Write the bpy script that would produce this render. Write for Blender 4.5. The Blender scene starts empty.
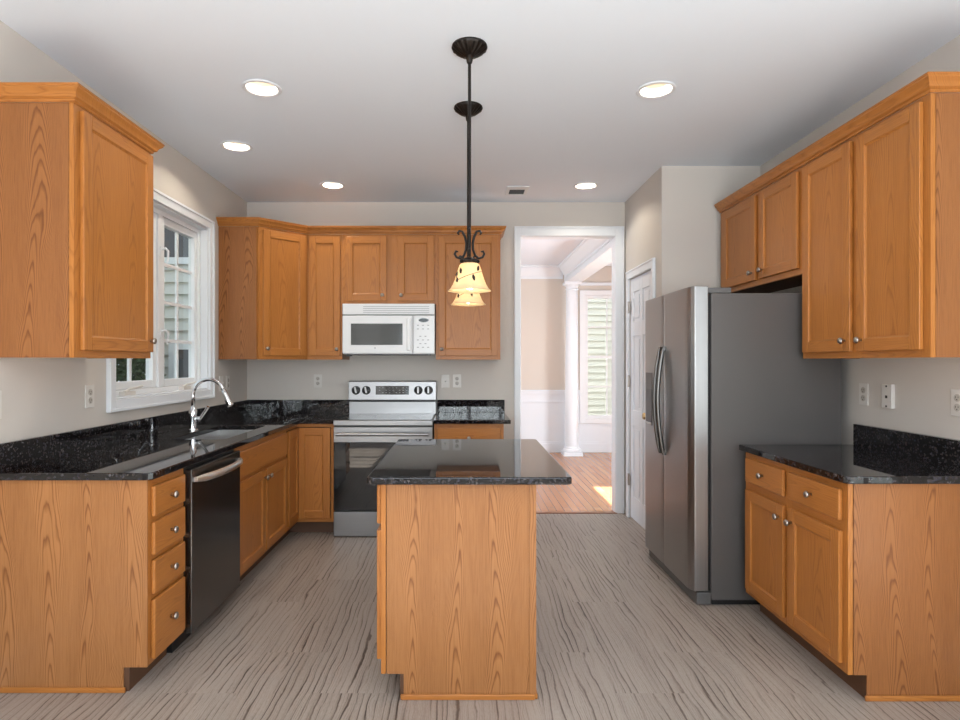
import bpy, bmesh, math, random
from mathutils import Vector, Matrix

random.seed(7)
S = bpy.context.scene
C = S.collection
PI = math.pi
H = 1.338            # camera height

# ------------------------------------------------------------------ camera
cam_d = bpy.data.cameras.new('camera')
cam = bpy.data.objects.new('camera', cam_d)
C.objects.link(cam)
cam.location = (0, 0, H)
cam.rotation_euler = (PI / 2, 0, 0)
cam_d.sensor_width = 36
cam_d.lens = 600 * 36 / 960
cam_d.shift_x = 17 / 960
cam_d.shift_y = 1.5 / 960
cam_d.clip_start = 0.05
S.camera = cam

# ------------------------------------------------------------------ world, sun, added fill lamps, exposure
S.view_settings.view_transform = 'Standard'
S.view_settings.look = 'None'
S.view_settings.gamma = 1
S.view_settings.use_curve_mapping = False
S.view_settings.exposure = -0.24
world = bpy.data.worlds.new('sky')
S.world = world
world.use_nodes = True
wn = world.node_tree.nodes
bg = wn['Background']
bg.inputs['Color'].default_value = (0.80, 0.90, 1.0, 1)
bg.inputs['Strength'].default_value = 1.5

sun_d = bpy.data.lights.new('sun', 'SUN')
sun = bpy.data.objects.new('sun', sun_d)
C.objects.link(sun)
sun_d.energy = 75.0
sun_d.angle = math.radians(0.3)
sun_d.color = (1.0, 0.97, 0.94)
sun.rotation_euler = Vector((-0.8, -0.02, -0.46)).to_track_quat('-Z', 'Y').to_euler()
sun.location = (4, -6, 6)


XLW = -1.908


def area(name, loc, target, sx, sy, power, color=(1, 1, 1), shape='RECTANGLE'):
    d = bpy.data.lights.new(name, 'AREA')
    d.shape = shape
    d.size = sx
    d.size_y = sy
    d.energy = power
    d.color = color
    o = bpy.data.objects.new(name, d)
    C.objects.link(o)
    o.location = loc
    o.rotation_euler = (Vector(target) - Vector(loc)).to_track_quat('-Z', 'Y').to_euler()
    return o


# added fill lamps, all unseen, at the added windows and behind the camera
area('fill_breakfast', (0.15, -4.70, 1.68), (0.15, 3, 1.60), 3.2, 1.5, 40, (0.90, 0.95, 1.0))  # added lamp outside the breakfast window, fills the room from behind
area('fill_tilted_uplight', (0.15, -4.72, 1.45), (0.15, -0.5, 4.0), 3.2, 1.2, 150, (0.90, 0.95, 1.0))  # added uplight, tilted to brighten the ceiling; no deck is modelled
area('fill_uplight', (0.1, -2.3, 0.9), (0.1, -2.1, 3.0), 3.0, 3.2, 250, (0.90, 0.95, 1.0))  # added upward lamp behind the camera, lifts ceiling and walls
area('fill_patio_door', (2.30, 0.82, 1.20), (0, 0.82, 1.40), 1.7, 2.0, 30, (0.90, 0.95, 1.0))  # added lamp filling in at the unseen patio door
area('fill_living', (3.66, 6.0, 0.85), (0, 6.0, 1.3), 1.0, 1.0, 150, (0.88, 0.94, 1.0))  # added lamp in the living room window opening, brightens the far rooms
area('fill_dining', (XLW - 0.06, 7.0, 1.55), (3, 7.0, 1.6), 1.4, 1.6, 70, (0.88, 0.94, 1.0))  # added fill for the dining room, out of view on the left wall


# ------------------------------------------------------------------ materials
def newmat(name):
    m = bpy.data.materials.new(name)
    m.use_nodes = True
    nt = m.node_tree
    return m, nt, nt.nodes['Principled BSDF']


def simple(name, col, rough=0.5, metal=0.0, spec=0.5, coat=0.0, emit=None, estr=0.0):
    m, nt, b = newmat(name)
    b.inputs['Base Color'].default_value = (*col, 1)
    b.inputs['Roughness'].default_value = rough
    b.inputs['Metallic'].default_value = metal
    b.inputs['Specular IOR Level'].default_value = spec
    if coat:
        b.inputs['Coat Weight'].default_value = coat
        b.inputs['Coat Roughness'].default_value = 0.08
    if emit:
        b.inputs['Emission Color'].default_value = (*emit, 1)
        b.inputs['Emission Strength'].default_value = estr
    return m


class NT:
    """small node helper"""
    def __init__(self, nt):
        self.nt = nt

    def n(self, t, **kw):
        nd = self.nt.nodes.new(t)
        for k, v in kw.items():
            setattr(nd, k, v)
        return nd

    def math(self, op, a, b=0.0, c=0.0):
        nd = self.n('ShaderNodeMath', operation=op)
        for i, v in enumerate((a, b, c)):
            if isinstance(v, (int, float)):
                nd.inputs[i].default_value = v
            else:
                self.nt.links.new(v, nd.inputs[i])
        return nd.outputs[0]

    def comb(self, x, y, z):
        nd = self.n('ShaderNodeCombineXYZ')
        for i, v in enumerate((x, y, z)):
            if isinstance(v, (int, float)):
                nd.inputs[i].default_value = v
            else:
                self.nt.links.new(v, nd.inputs[i])
        return nd.outputs[0]

    def noise(self, vec, scale=1.0, detail=3, rough=0.5):
        nd = self.n('ShaderNodeTexNoise')
        nd.inputs['Scale'].default_value = scale
        nd.inputs['Detail'].default_value = detail
        nd.inputs['Roughness'].default_value = rough
        self.nt.links.new(vec, nd.inputs['Vector'])
        return nd.outputs['Fac']

    def ramp(self, fac, stops):
        nd = self.n('ShaderNodeValToRGB')
        cr = nd.color_ramp
        while len(cr.elements) < len(stops):
            cr.elements.new(0.5)
        for e, (p, c) in zip(cr.elements, stops):
            e.position = p
            e.color = (*c, 1) if len(c) == 3 else c
        self.nt.links.new(fac, nd.inputs[0])
        return nd.outputs[0]

    def mix(self, fac, a, b, blend='MIX'):
        nd = self.n('ShaderNodeMix', data_type='RGBA', blend_type=blend)
        for s, v in ((0, fac), (6, a), (7, b)):
            if isinstance(v, (int, float)):
                nd.inputs[s].default_value = v
            elif isinstance(v, tuple):
                nd.inputs[s].default_value = (*v, 1)
            else:
                self.nt.links.new(v, nd.inputs[s])
        return nd.outputs[2]

    def link(self, a, b):
        self.nt.links.new(a, b)


def oak(name, axis, light, dark, ring=0.55, width=0.24, rough=0.34, freq=5.2, bow=52.0):
    """honey oak with cathedral grain running along one local axis"""
    m, nt, b = newmat(name)
    N = NT(nt)
    tc = N.n('ShaderNodeTexCoord')
    oi = N.n('ShaderNodeObjectInfo')
    sep = N.n('ShaderNodeSeparateXYZ')
    N.link(tc.outputs['Object'], sep.inputs[0])
    rnd = N.math('MULTIPLY', oi.outputs['Random'], 9.3)
    ax = 'XYZ'.index(axis)
    o1, o2 = [i for i in range(3) if i != ax]
    along = N.math('ADD', sep.outputs[ax], rnd)
    across = N.math('ADD', N.math('ADD', sep.outputs[o1], sep.outputs[o2]), N.math('MULTIPLY', rnd, 0.37))
    warp = N.noise(N.comb(N.math('MULTIPLY', across, 2.5), N.math('MULTIPLY', along, 0.9), rnd), 1.0, 2)
    acr = N.math('ADD', across, N.math('MULTIPLY', warp, 0.26))
    u = N.math('SUBTRACT', N.math('FRACT', N.math('DIVIDE', acr, width)), 0.5)
    u2 = N.math('MULTIPLY', N.math('MULTIPLY', u, u), bow)
    wob = N.noise(N.comb(N.math('MULTIPLY', across, 16), N.math('MULTIPLY', along, 3.0), rnd), 1.0, 3)
    val = N.math('ADD', N.math('ADD', N.math('MULTIPLY', along, freq), u2), N.math('ADD', N.math('MULTIPLY', wob, 2.4), N.math('MULTIPLY', N.noise(N.comb(N.math('MULTIPLY', across, 6), N.math('MULTIPLY', along, 0.6), rnd), 1.0, 2), 8.0)))
    rings = N.math('FRACT', val)
    rr = N.ramp(rings, [(0.0, (0.15,) * 3), (0.55, (0.0,) * 3), (0.86, (1.0,) * 3), (1.0, (0.15,) * 3)])
    fine = N.noise(N.comb(N.math('MULTIPLY', across, 330), N.math('MULTIPLY', along, 7), rnd), 1.0, 2, 0.6)
    fr = N.ramp(fine, [(0.38, (1.0,) * 3), (0.56, (0.0,) * 3)])
    tone = N.noise(N.comb(N.math('MULTIPLY', across, 9), N.math('MULTIPLY', along, 0.8), rnd), 1.0, 2)
    f = N.math('ADD', N.math('MULTIPLY', rr, ring), N.math('MULTIPLY', fr, 0.22))
    f = N.math('ADD', f, N.math('MULTIPLY', N.math('SUBTRACT', tone, 0.5), 0.5))
    f = N.math('MINIMUM', N.math('MAXIMUM', f, 0.0), 1.0)
    col = N.mix(f, light, dark)
    N.link(col, b.inputs['Base Color'])
    b.inputs['Roughness'].default_value = rough
    b.inputs['Specular IOR Level'].default_value = 0.35
    bump = N.n('ShaderNodeBump')
    bump.inputs['Strength'].default_value = 0.05
    bump.inputs['Distance'].default_value = 0.002
    N.link(f, bump.inputs['Height'])
    N.link(bump.outputs[0], b.inputs['Normal'])
    return m


OL, OD = (0.470, 0.182, 0.041), (0.225, 0.068, 0.013)
VL, VD = (0.405, 0.180, 0.064), (0.180, 0.064, 0.017)
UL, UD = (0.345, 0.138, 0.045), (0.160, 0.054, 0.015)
M = {}
M['oak_z'] = oak('oak_vertical', 'Z', OL, OD, 0.42)
M['oak_x'] = oak('oak_horizontal', 'X', OL, OD, 0.42, 0.12)
M['oak_y'] = oak('oak_lengthwise', 'Y', OL, OD, 0.42, 0.12)
M['ven_z'] = oak('oak_veneer', 'Z', VL, VD, 0.85, 0.17, freq=7.0, bow=70.0)
M['ven_u'] = oak('oak_veneer_darker', 'Z', UL, UD, 0.85, 0.165, freq=11.0, bow=60.0)  # darker, redder copy of the veneer for upper sides and right end panel
M['ven_x'] = oak('oak_veneer_trim', 'X', VL, VD, 0.45, 0.12)
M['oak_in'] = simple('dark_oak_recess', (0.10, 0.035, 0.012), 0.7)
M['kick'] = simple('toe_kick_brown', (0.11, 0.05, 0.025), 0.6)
M['wall'] = None
M['white'] = simple('white_trim_paint', (0.80, 0.83, 0.87), 0.35)
M['door_white'] = simple('white_door_paint', (0.78, 0.81, 0.86), 0.4)
M['vinyl'] = simple('white_vinyl', (0.84, 0.86, 0.88), 0.3)
M['plastic'] = simple('ivory_plastic', (0.72, 0.69, 0.65), 0.35)
M['recept'] = simple('beige_receptacle', (0.50, 0.46, 0.41), 0.4)
M['slot'] = simple('dark_slot', (0.03, 0.025, 0.02), 0.6)
M['mw'] = simple('white_enamel', (0.82, 0.83, 0.84), 0.25)
M['mw_grey'] = simple('grey_print', (0.33, 0.34, 0.35), 0.4)
M['black'] = simple('black_plastic', (0.012, 0.012, 0.013), 0.35)
M['glassblk'] = simple('black_glass', (0.004, 0.004, 0.005), 0.03, 0, 0.8)
M['mwglass'] = simple('smoked_glass', (0.045, 0.048, 0.046), 0.10, 0, 0.5)
M['chrome'] = simple('chrome', (0.82, 0.82, 0.83), 0.08, 1.0)
M['nickel'] = simple('satin_nickel', (0.46, 0.43, 0.40), 0.28, 1.0)
M['brass'] = simple('antique_brass', (0.50, 0.36, 0.18), 0.3, 1.0)
M['bronze'] = simple('oil_rubbed_bronze', (0.012, 0.008, 0.006), 0.36, 0.5)
M['grey_side'] = simple('grey_painted_steel', (0.092, 0.085, 0.082), 0.42)
M['gasket'] = simple('rubber_gasket', (0.008, 0.008, 0.008), 0.7)
M['grille'] = simple('grey_grille_plastic', (0.10, 0.10, 0.10), 0.45)
M['bulb'] = simple('lit_bulb', (1, 0.9, 0.75), 0.4, emit=(1.0, 0.86, 0.62), estr=9.0)
M['downbulb'] = simple('lit_downlight_lamp', (1, 0.95, 0.85), 0.4, emit=(1.0, 0.93, 0.80), estr=1.5)
M['can'] = simple('cream_can_baffle', (0.85, 0.76, 0.66), 0.45)
M['ceil'] = simple('ceiling_paint', (0.81, 0.87, 0.95), 0.75, 0, 0.2)
M['din_ceil'] = simple('dining_ceiling_paint', (0.82, 0.78, 0.74), 0.75, 0, 0.2)
M['sinksteel'] = simple('sink_steel', (0.74, 0.74, 0.74), 0.3, 1.0)
M['siding'] = simple('vinyl_siding', (0.70, 0.69, 0.65), 0.6)
M['roof'] = simple('roof_shingle', (0.10, 0.09, 0.09), 0.8)
M['housewin'] = simple('dark_window_glass', (0.10, 0.11, 0.12), 0.12)
M['lawn'] = simple('lawn', (0.035, 0.038, 0.028), 0.9)
M['bark'] = simple('bark', (0.10, 0.07, 0.05), 0.9)


def wall_mat():
    m, nt, b = newmat('greige_wall_paint')
    N = NT(nt)
    tc = N.n('ShaderNodeTexCoord')
    f = N.noise(tc.outputs['Object'], 1.2, 2)
    N.link(N.mix(f, (0.630, 0.588, 0.542), (0.650, 0.608, 0.562)), b.inputs['Base Color'])
    b.inputs['Roughness'].default_value = 0.7
    b.inputs['Specular IOR Level'].default_value = 0.25
    return m


def granite():
    m, nt, b = newmat('black_granite')
    N = NT(nt)
    tc = N.n('ShaderNodeTexCoord')
    v = N.n('ShaderNodeTexVoronoi')
    v.inputs['Scale'].default_value = 130
    N.link(tc.outputs['Object'], v.inputs['Vector'])
    sp = N.n('ShaderNodeSeparateColor')
    N.link(v.outputs['Color'], sp.inputs[0])
    big = N.noise(tc.outputs['Object'], 22, 3)
    fleck = N.math('GREATER_THAN', N.math('ADD', sp.outputs[0], N.math('MULTIPLY', big, 0.45)), 1.03)
    hue = N.mix(sp.outputs[1], (0.054, 0.041, 0.035), (0.033, 0.035, 0.050))
    base = N.mix(big, (0.004, 0.004, 0.005), (0.012, 0.010, 0.010))
    c = N.mix(fleck, base, hue)
    spark = N.math('GREATER_THAN', sp.outputs[2], 0.985)
    c = N.mix(spark, c, (0.09, 0.085, 0.09))
    N.link(c, b.inputs['Base Color'])
    b.inputs['Roughness'].default_value = 0.03
    b.inputs['Specular IOR Level'].default_value = 0.50
    return m


def floor_mat():
    m, nt, b = newmat('streaked_greige_plank')
    N = NT(nt)
    tc = N.n('ShaderNodeTexCoord')
    sep = N.n('ShaderNodeSeparateXYZ')
    N.link(tc.outputs['Object'], sep.inputs[0])
    X, Y = sep.outputs[0], sep.outputs[1]
    br = N.n('ShaderNodeTexBrick')
    br.offset = 0.37
    br.inputs['Color1'].default_value = (0, 0, 0, 1)
    br.inputs['Color2'].default_value = (1, 1, 1, 1)
    br.inputs['Mortar'].default_value = (0.5, 0.5, 0.5, 1)
    br.inputs['Scale'].default_value = 1
    br.inputs['Mortar Size'].default_value = 0.0
    br.inputs['Brick Width'].default_value = 0.92
    br.inputs['Row Height'].default_value = 0.305
    N.link(N.comb(Y, X, 0.0), br.inputs['Vector'])
    cell = N.math('MULTIPLY', br.outputs['Color'], 57.0)
    w1 = N.noise(N.comb(N.math('MULTIPLY', X, 4), N.math('MULTIPLY', Y, 1.1), cell), 1.0, 3, 0.55)
    w2 = N.noise(N.comb(N.math('MULTIPLY', X, 14), N.math('MULTIPLY', Y, 5.5), cell), 1.0, 3, 0.6)
    w3 = N.noise(N.comb(N.math('MULTIPLY', X, 11), 0.0, cell), 1.0, 2)
    ph = N.math('ADD', N.math('ADD', N.math('MULTIPLY', X, 34.0), N.math('MULTIPLY', w1, 3.4)),
                N.math('ADD', N.math('MULTIPLY', w2, 0.50), N.math('MULTIPLY', w3, 2.2)))
    brk = N.noise(N.comb(N.math('MULTIPLY', X, 45), N.math('MULTIPLY', Y, 1.5), cell), 1.0, 3, 0.6)
    l1 = N.ramp(N.math('FRACT', ph), [(0.0, (0.0,) * 3), (0.36, (0.18,) * 3), (0.50, (1.0,) * 3), (0.56, (0.7,) * 3), (0.62, (0.0,) * 3)])
    ph2 = N.math('ADD', N.math('MULTIPLY', ph, 3.3), N.math('MULTIPLY', w2, 1.2))
    l2 = N.ramp(N.math('FRACT', ph2), [(0.25, (0.0,) * 3), (0.48, (0.8,) * 3), (0.62, (0.0,) * 3)])
    cl = N.ramp(N.noise(N.comb(N.math('MULTIPLY', X, 9), N.math('MULTIPLY', Y, 0.8), N.math('ADD', cell, 21)), 1.0, 2), [(0.36, (0.30,) * 3), (0.62, (1.0,) * 3)])
    k1 = N.math('MULTIPLY', N.ramp(brk, [(0.36, (0.05,) * 3), (0.60, (1.0,) * 3)]), cl)
    k2 = N.ramp(N.noise(N.comb(N.math('MULTIPLY', X, 30), N.math('MULTIPLY', Y, 2.5), N.math('ADD', cell, 7)), 1.0, 3), [(0.40, (0.1,) * 3), (0.66, (1.0,) * 3)])
    gr = N.noise(N.comb(N.math('MULTIPLY', X, 240), N.math('MULTIPLY', Y, 60), cell), 1.0, 3, 0.7)
    band = N.noise(N.comb(N.math('MULTIPLY', X, 16), N.math('MULTIPLY', Y, 1.0), cell), 1.0, 2)
    f = N.math('ADD', N.math('MULTIPLY', N.math('MULTIPLY', l1, k1), 1.15), N.math('MULTIPLY', N.math('MULTIPLY', l2, k2), 0.45))
    f = N.math('ADD', f, N.math('MULTIPLY', N.math('SUBTRACT', gr, 0.45), 0.50))
    f = N.math('ADD', f, N.math('MULTIPLY', N.math('SUBTRACT', band, 0.45), 0.30))
    f = N.math('ADD', f, N.math('MULTIPLY', N.math('SUBTRACT', br.outputs['Color'], 0.4), 0.10))
    f = N.math('MINIMUM', N.math('MAXIMUM', f, 0.0), 1.0)
    col = N.ramp(f, [(0.0, (0.400, 0.343, 0.300)), (0.30, (0.285, 0.235, 0.198)), (0.55, (0.165, 0.125, 0.102)), (1.0, (0.075, 0.053, 0.042))])
    N.link(col, b.inputs['Base Color'])
    b.inputs['Roughness'].default_value = 0.38
    b.inputs['Specular IOR Level'].default_value = 0.4
    bump = N.n('ShaderNodeBump')
    bump.inputs['Strength'].default_value = 0.12
    bump.inputs['Distance'].default_value = 0.002
    bump.invert = True
    N.link(f, bump.inputs['Height'])
    N.link(bump.outputs[0], b.inputs['Normal'])
    return m


def hardwood():
    m, nt, b = newmat('red_oak_strip_floor')
    N = NT(nt)
    tc = N.n('ShaderNodeTexCoord')
    sep = N.n('ShaderNodeSeparateXYZ')
    N.link(tc.outputs['Object'], sep.inputs[0])
    X, Y = sep.outputs[0], sep.outputs[1]
    br = N.n('ShaderNodeTexBrick')
    br.offset = 0.41
    br.inputs['Color1'].default_value = (0.42, 0.17, 0.065, 1)
    br.inputs['Color2'].default_value = (0.56, 0.26, 0.115, 1)
    br.inputs['Mortar'].default_value = (0.16, 0.055, 0.02, 1)
    br.inputs['Scale'].default_value = 1
    br.inputs['Mortar Size'].default_value = 0.0022
    br.inputs['Brick Width'].default_value = 1.1
    br.inputs['Row Height'].default_value = 0.07
    N.link(N.comb(Y, X, 0.0), br.inputs['Vector'])
    g = N.noise(N.comb(N.math('MULTIPLY', X, 120), N.math('MULTIPLY', Y, 4), 0.0), 1.0, 3)
    N.link(N.mix(N.math('MULTIPLY', g, 0.5), br.outputs['Color'], (0.30, 0.11, 0.04)), b.inputs['Base Color'])
    b.inputs['Roughness'].default_value = 0.22
    return m


def steel(name, col, rough, axis):
    m, nt, b = newmat(name)
    N = NT(nt)
    tc = N.n('ShaderNodeTexCoord')
    mp = N.n('ShaderNodeMapping')
    s = [260, 260, 260]
    s['XYZ'.index(axis)] = 1.5
    mp.inputs['Scale'].default_value = s
    N.link(tc.outputs['Object'], mp.inputs['Vector'])
    f = N.noise(mp.outputs[0], 1.0, 2)
    c2 = tuple(c * 0.86 for c in col)
    N.link(N.mix(f, col, c2), b.inputs['Base Color'])
    b.inputs['Metallic'].default_value = 1.0
    b.inputs['Roughness'].default_value = rough
    b.inputs['Anisotropic'].default_value = 0.4
    return m


def thin_glass(name, tint=(0.96, 0.98, 0.97)):
    m = bpy.data.materials.new(name)
    m.use_nodes = True
    nt = m.node_tree
    nt.nodes.clear()
    N = NT(nt)
    out = N.n('ShaderNodeOutputMaterial')
    tr = N.n('ShaderNodeBsdfTransparent')
    tr.inputs[0].default_value = (*tint, 1)
    gl = N.n('ShaderNodeBsdfGlossy')
    gl.inputs['Roughness'].default_value = 0.02
    fr = N.n('ShaderNodeFresnel')
    fr.inputs[0].default_value = 1.45
    mx = N.n('ShaderNodeMixShader')
    ge = N.n('ShaderNodeNewGeometry')
    N.link(N.math('MULTIPLY', fr.outputs[0], N.math('SUBTRACT', 1.0, ge.outputs['Backfacing'])), mx.inputs[0])
    N.link(tr.outputs[0], mx.inputs[1])
    N.link(gl.outputs[0], mx.inputs[2])
    N.link(mx.outputs[0], out.inputs[0])
    return m


def shade_mat():
    m = bpy.data.materials.new('amber_scavo_glass')
    m.use_nodes = True
    nt = m.node_tree
    nt.nodes.clear()
    N = NT(nt)
    out = N.n('ShaderNodeOutputMaterial')
    tc = N.n('ShaderNodeTexCoord')
    f = N.noise(tc.outputs['Object'], 30, 3)
    c = N.mix(f, (0.84, 0.66, 0.42), (0.92, 0.80, 0.58))
    tr = N.n('ShaderNodeBsdfTranslucent')
    df = N.n('ShaderNodeBsdfDiffuse')
    N.link(c, tr.inputs[0])
    N.link(c, df.inputs[0])
    mx = N.n('ShaderNodeMixShader')
    mx.inputs[0].default_value = 0.5
    N.link(tr.outputs[0], mx.inputs[1])
    N.link(df.outputs[0], mx.inputs[2])
    gl = N.n('ShaderNodeBsdfGlossy')
    gl.inputs['Roughness'].default_value = 0.25
    m2 = N.n('ShaderNodeMixShader')
    m2.inputs[0].default_value = 0.05
    N.link(mx.outputs[0], m2.inputs[1])
    N.link(gl.outputs[0], m2.inputs[2])
    N.link(m2.outputs[0], out.inputs[0])
    return m


def leaf_mat():
    m, nt, b = newmat('shrub_leaf')
    N = NT(nt)
    tc = N.n('ShaderNodeTexCoord')
    f = N.noise(tc.outputs['Object'], 9, 3)
    N.link(N.ramp(f, [(0.3, (0.02, 0.045, 0.012)), (0.7, (0.07, 0.13, 0.03))]), b.inputs['Base Color'])
    b.inputs['Roughness'].default_value = 0.6
    return m


M['wall'] = wall_mat()
M['granite'] = granite()
M['floor'] = floor_mat()
M['hardwood'] = hardwood()
M['steel_x'] = steel('stainless_brushed_across', (0.36, 0.36, 0.365), 0.36, 'X')
M['steel_y'] = steel('stainless_brushed_lengthwise', (0.52, 0.50, 0.49), 0.24, 'Y')
M['steel_z'] = steel('stainless_brushed_upright', (0.375, 0.375, 0.375), 0.34, 'Z')
M['darksteel'] = simple('dark_satin_steel', (0.17, 0.165, 0.16), 0.30, 1.0)
M['blksteel'] = steel('black_stainless', (0.150, 0.145, 0.142), 0.26, 'Z')
M['glass'] = thin_glass('window_glass')
M['shade'] = shade_mat()
M['leaf'] = leaf_mat()


# ------------------------------------------------------------------ mesh helpers
class MB:
    def __init__(self):
        self.bm = bmesh.new()

    def _tag(self, faces, mi):
        for f in faces:
            f.material_index = mi

    def box(self, x0, x1, y0, y1, z0, z1, mi=0):
        x0, x1 = min(x0, x1), max(x0, x1)
        y0, y1 = min(y0, y1), max(y0, y1)
        z0, z1 = min(z0, z1), max(z0, z1)
        v = [self.bm.verts.new((x, y, z)) for x in (x0, x1) for y in (y0, y1) for z in (z0, z1)]
        q = [(0, 1, 3, 2), (4, 6, 7, 5), (0, 4, 5, 1), (2, 3, 7, 6), (0, 2, 6, 4), (1, 5, 7, 3)]
        self._tag([self.bm.faces.new([v[i] for i in f]) for f in q], mi)
        return self

    def prism(self, poly, z0, z1, mi=0, mat=None):
        """extrude a simple polygon (x,y) along z; optional matrix"""
        T = mat or Matrix.Identity(4)
        a = [self.bm.verts.new(T @ Vector((x, y, z0))) for x, y in poly]
        b = [self.bm.verts.new(T @ Vector((x, y, z1))) for x, y in poly]
        n = len(poly)
        fs = [self.bm.faces.new(a[::-1]), self.bm.faces.new(b)]
        for i in range(n):
            j = (i + 1) % n
            fs.append(self.bm.faces.new((a[i], a[j], b[j], b[i])))
        self._tag(fs, mi)
        return self

    def slab(self, loops, z0, z1, mi=0):
        """outline with holes, extruded along z"""
        fs = []
        for z, up in ((z0, False), (z1, True)):
            edges = []
            for lp in loops:
                vs = [self.bm.verts.new((x, y, z)) for x, y in lp]
                for i in range(len(vs)):
                    edges.append(self.bm.edges.new((vs[i], vs[(i + 1) % len(vs)])))
            r = bmesh.ops.triangle_fill(self.bm, use_beauty=True, edges=edges)
            fs += [g for g in r['geom'] if isinstance(g, bmesh.types.BMFace)]
        if abs(z1 - z0) > 1e-6:
            for lp in loops:
                n = len(lp)
                for i in range(n):
                    p, q = lp[i], lp[(i + 1) % n]
                    fs.append(self.bm.faces.new([self.bm.verts.new(c) for c in
                              ((*p, z0), (*q, z0), (*q, z1), (*p, z1))]))
        self._tag(fs, mi)
        bmesh.ops.remove_doubles(self.bm, verts=self.bm.verts[:], dist=1e-5)
        return self

    def lathe(self, prof, mat=None, n=24, mi=0, mod=None, cap=True):
        T = mat or Matrix.Identity(4)
        rings = []
        for k, (r, z) in enumerate(prof):
            ring = []
            for i in range(n):
                a = 2 * PI * i / n
                rr = r * (mod(k, a) if mod else 1)
                ring.append(self.bm.verts.new(T @ Vector((rr * math.cos(a), rr * math.sin(a), z))))
            rings.append(ring)
        fs = []
        for A, B in zip(rings, rings[1:]):
            for i in range(n):
                j = (i + 1) % n
                fs.append(self.bm.faces.new((A[i], A[j], B[j], B[i])))
        if cap:
            if prof[0][0] > 1e-4:
                fs.append(self.bm.faces.new(rings[0][::-1]))
            if prof[-1][0] > 1e-4:
                fs.append(self.bm.faces.new(rings[-1]))
        self._tag(fs, mi)
        return self

    def tube(self, pts, r, n=10, mi=0, cap=True, flat=1.0):
        pts = [Vector(p) for p in pts]
        rs = r if isinstance(r, (list, tuple)) else [r] * len(pts)
        rings = []
        ref = None
        for i, p in enumerate(pts):
            d = (pts[min(i + 1, len(pts) - 1)] - pts[max(i - 1, 0)]).normalized()
            if ref is None:
                ref = Vector((0, 0, 1)) if abs(d.z) < 0.9 else Vector((0, 1, 0))
            s = d.cross(ref).normalized()
            t = s.cross(d).normalized()
            ref = t
            rings.append([self.bm.verts.new(p + rs[i] * (math.cos(2 * PI * k / n) * s * flat + math.sin(2 * PI * k / n) * t)) for k in range(n)])
        fs = []
        for A, B in zip(rings, rings[1:]):
            for k in range(n):
                j = (k + 1) % n
                fs.append(self.bm.faces.new((A[k], A[j], B[j], B[k])))
        if cap:
            fs.append(self.bm.faces.new(rings[0][::-1]))
            fs.append(self.bm.faces.new(rings[-1]))
        self._tag(fs, mi)
        return self

    def sweep(self, path, prof, z, side=1, mi=0):
        """molding: profile (out, up) swept along a horizontal path with mitred corners; side=+1 puts 'out' right of travel"""
        P = [Vector((x, y)) for x, y in path]
        n = len(P)
        rings = []
        for i in range(n):
            def nrm(a, b):
                d = (b - a).normalized()
                return Vector((d.y, -d.x)) * side
            if i == 0:
                m = nrm(P[0], P[1])
            elif i == n - 1:
                m = nrm(P[-2], P[-1])
            else:
                a, b = nrm(P[i - 1], P[i]), nrm(P[i], P[i + 1])
                m = (a + b) / max(1e-6, 1 + a.dot(b))
            rings.append([self.bm.verts.new((P[i].x + m.x * o, P[i].y + m.y * o, z + u)) for o, u in prof])
        k = len(prof)
        fs = []
        for A, B in zip(rings, rings[1:]):
            for i in range(k):
                j = (i + 1) % k
                fs.append(self.bm.faces.new((A[i], A[j], B[j], B[i])))
        fs.append(self.bm.faces.new(rings[0][::-1]))
        fs.append(self.bm.faces.new(rings[-1]))
        self._tag(fs, mi)
        return self

    def build(self, name, mats, parent=None, world=False, bevel=0.0, smooth=False, seg=2):
        bmesh.ops.recalc_face_normals(self.bm, faces=self.bm.faces[:])
        if world is True and parent is not None:
            self.bm.transform(TH[parent.name].inverted())
        me = bpy.data.meshes.new(name)
        self.bm.to_mesh(me)
        self.bm.free()
        for m in (mats if isinstance(mats, (list, tuple)) else [mats]):
            me.materials.append(m)
        o = bpy.data.objects.new(name, me)
        C.objects.link(o)
        if parent is not None:
            o.parent = parent
            if world == 'axes':
                o.matrix_basis = TH[parent.name].inverted()
        if smooth:
            for p in me.polygons:
                p.use_smooth = True
            if smooth != 'all':
                try:
                    me.set_sharp_from_angle(angle=math.radians(35))
                except Exception:
                    pass
        if bevel:
            md = o.modifiers.new('bevel', 'BEVEL')
            md.width = bevel
            md.segments = seg
            md.limit_method = 'ANGLE'
            md.angle_limit = math.radians(40)
        return o


TH = {}


def tag(o, label=None, cat=None, group=None, kind=None):
    for k, v in (('label', label), ('category', cat), ('group', group), ('kind', kind)):
        if v:
            o[k] = v
    return o


def thing(name, label, cat, loc=(0, 0, 0), rotz=0.0, group=None):
    o = bpy.data.objects.new(name, None)
    o.empty_display_size = 0.1
    C.objects.link(o)
    o.location = loc
    o.rotation_euler = (0, 0, rotz)
    TH[o.name] = Matrix.Translation(loc) @ Matrix.Rotation(rotz, 4, 'Z')
    return tag(o, label, cat, group)


def struct(name, mb, mats, bevel=0.0, parent=None):
    o = mb.build(name, mats, parent, bevel=bevel)
    if parent is None:
        o['kind'] = 'structure'
    return o


def copy_tree(src, loc, rotz=None, label=None):
    r = src.copy()
    C.objects.link(r)
    r.location = loc
    if rotz is not None:
        r.rotation_euler = (0, 0, rotz)
    if label:
        r['label'] = label

    def rec(a, b):
        for ch in [c for c in bpy.data.objects if c.parent == a]:
            c = ch.copy()
            C.objects.link(c)
            c.parent = b
            rec(ch, c)
    rec(src, r)
    return r


RX90 = Matrix.Rotation(PI / 2, 4, 'X')      # lathe axis z -> -y

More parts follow.
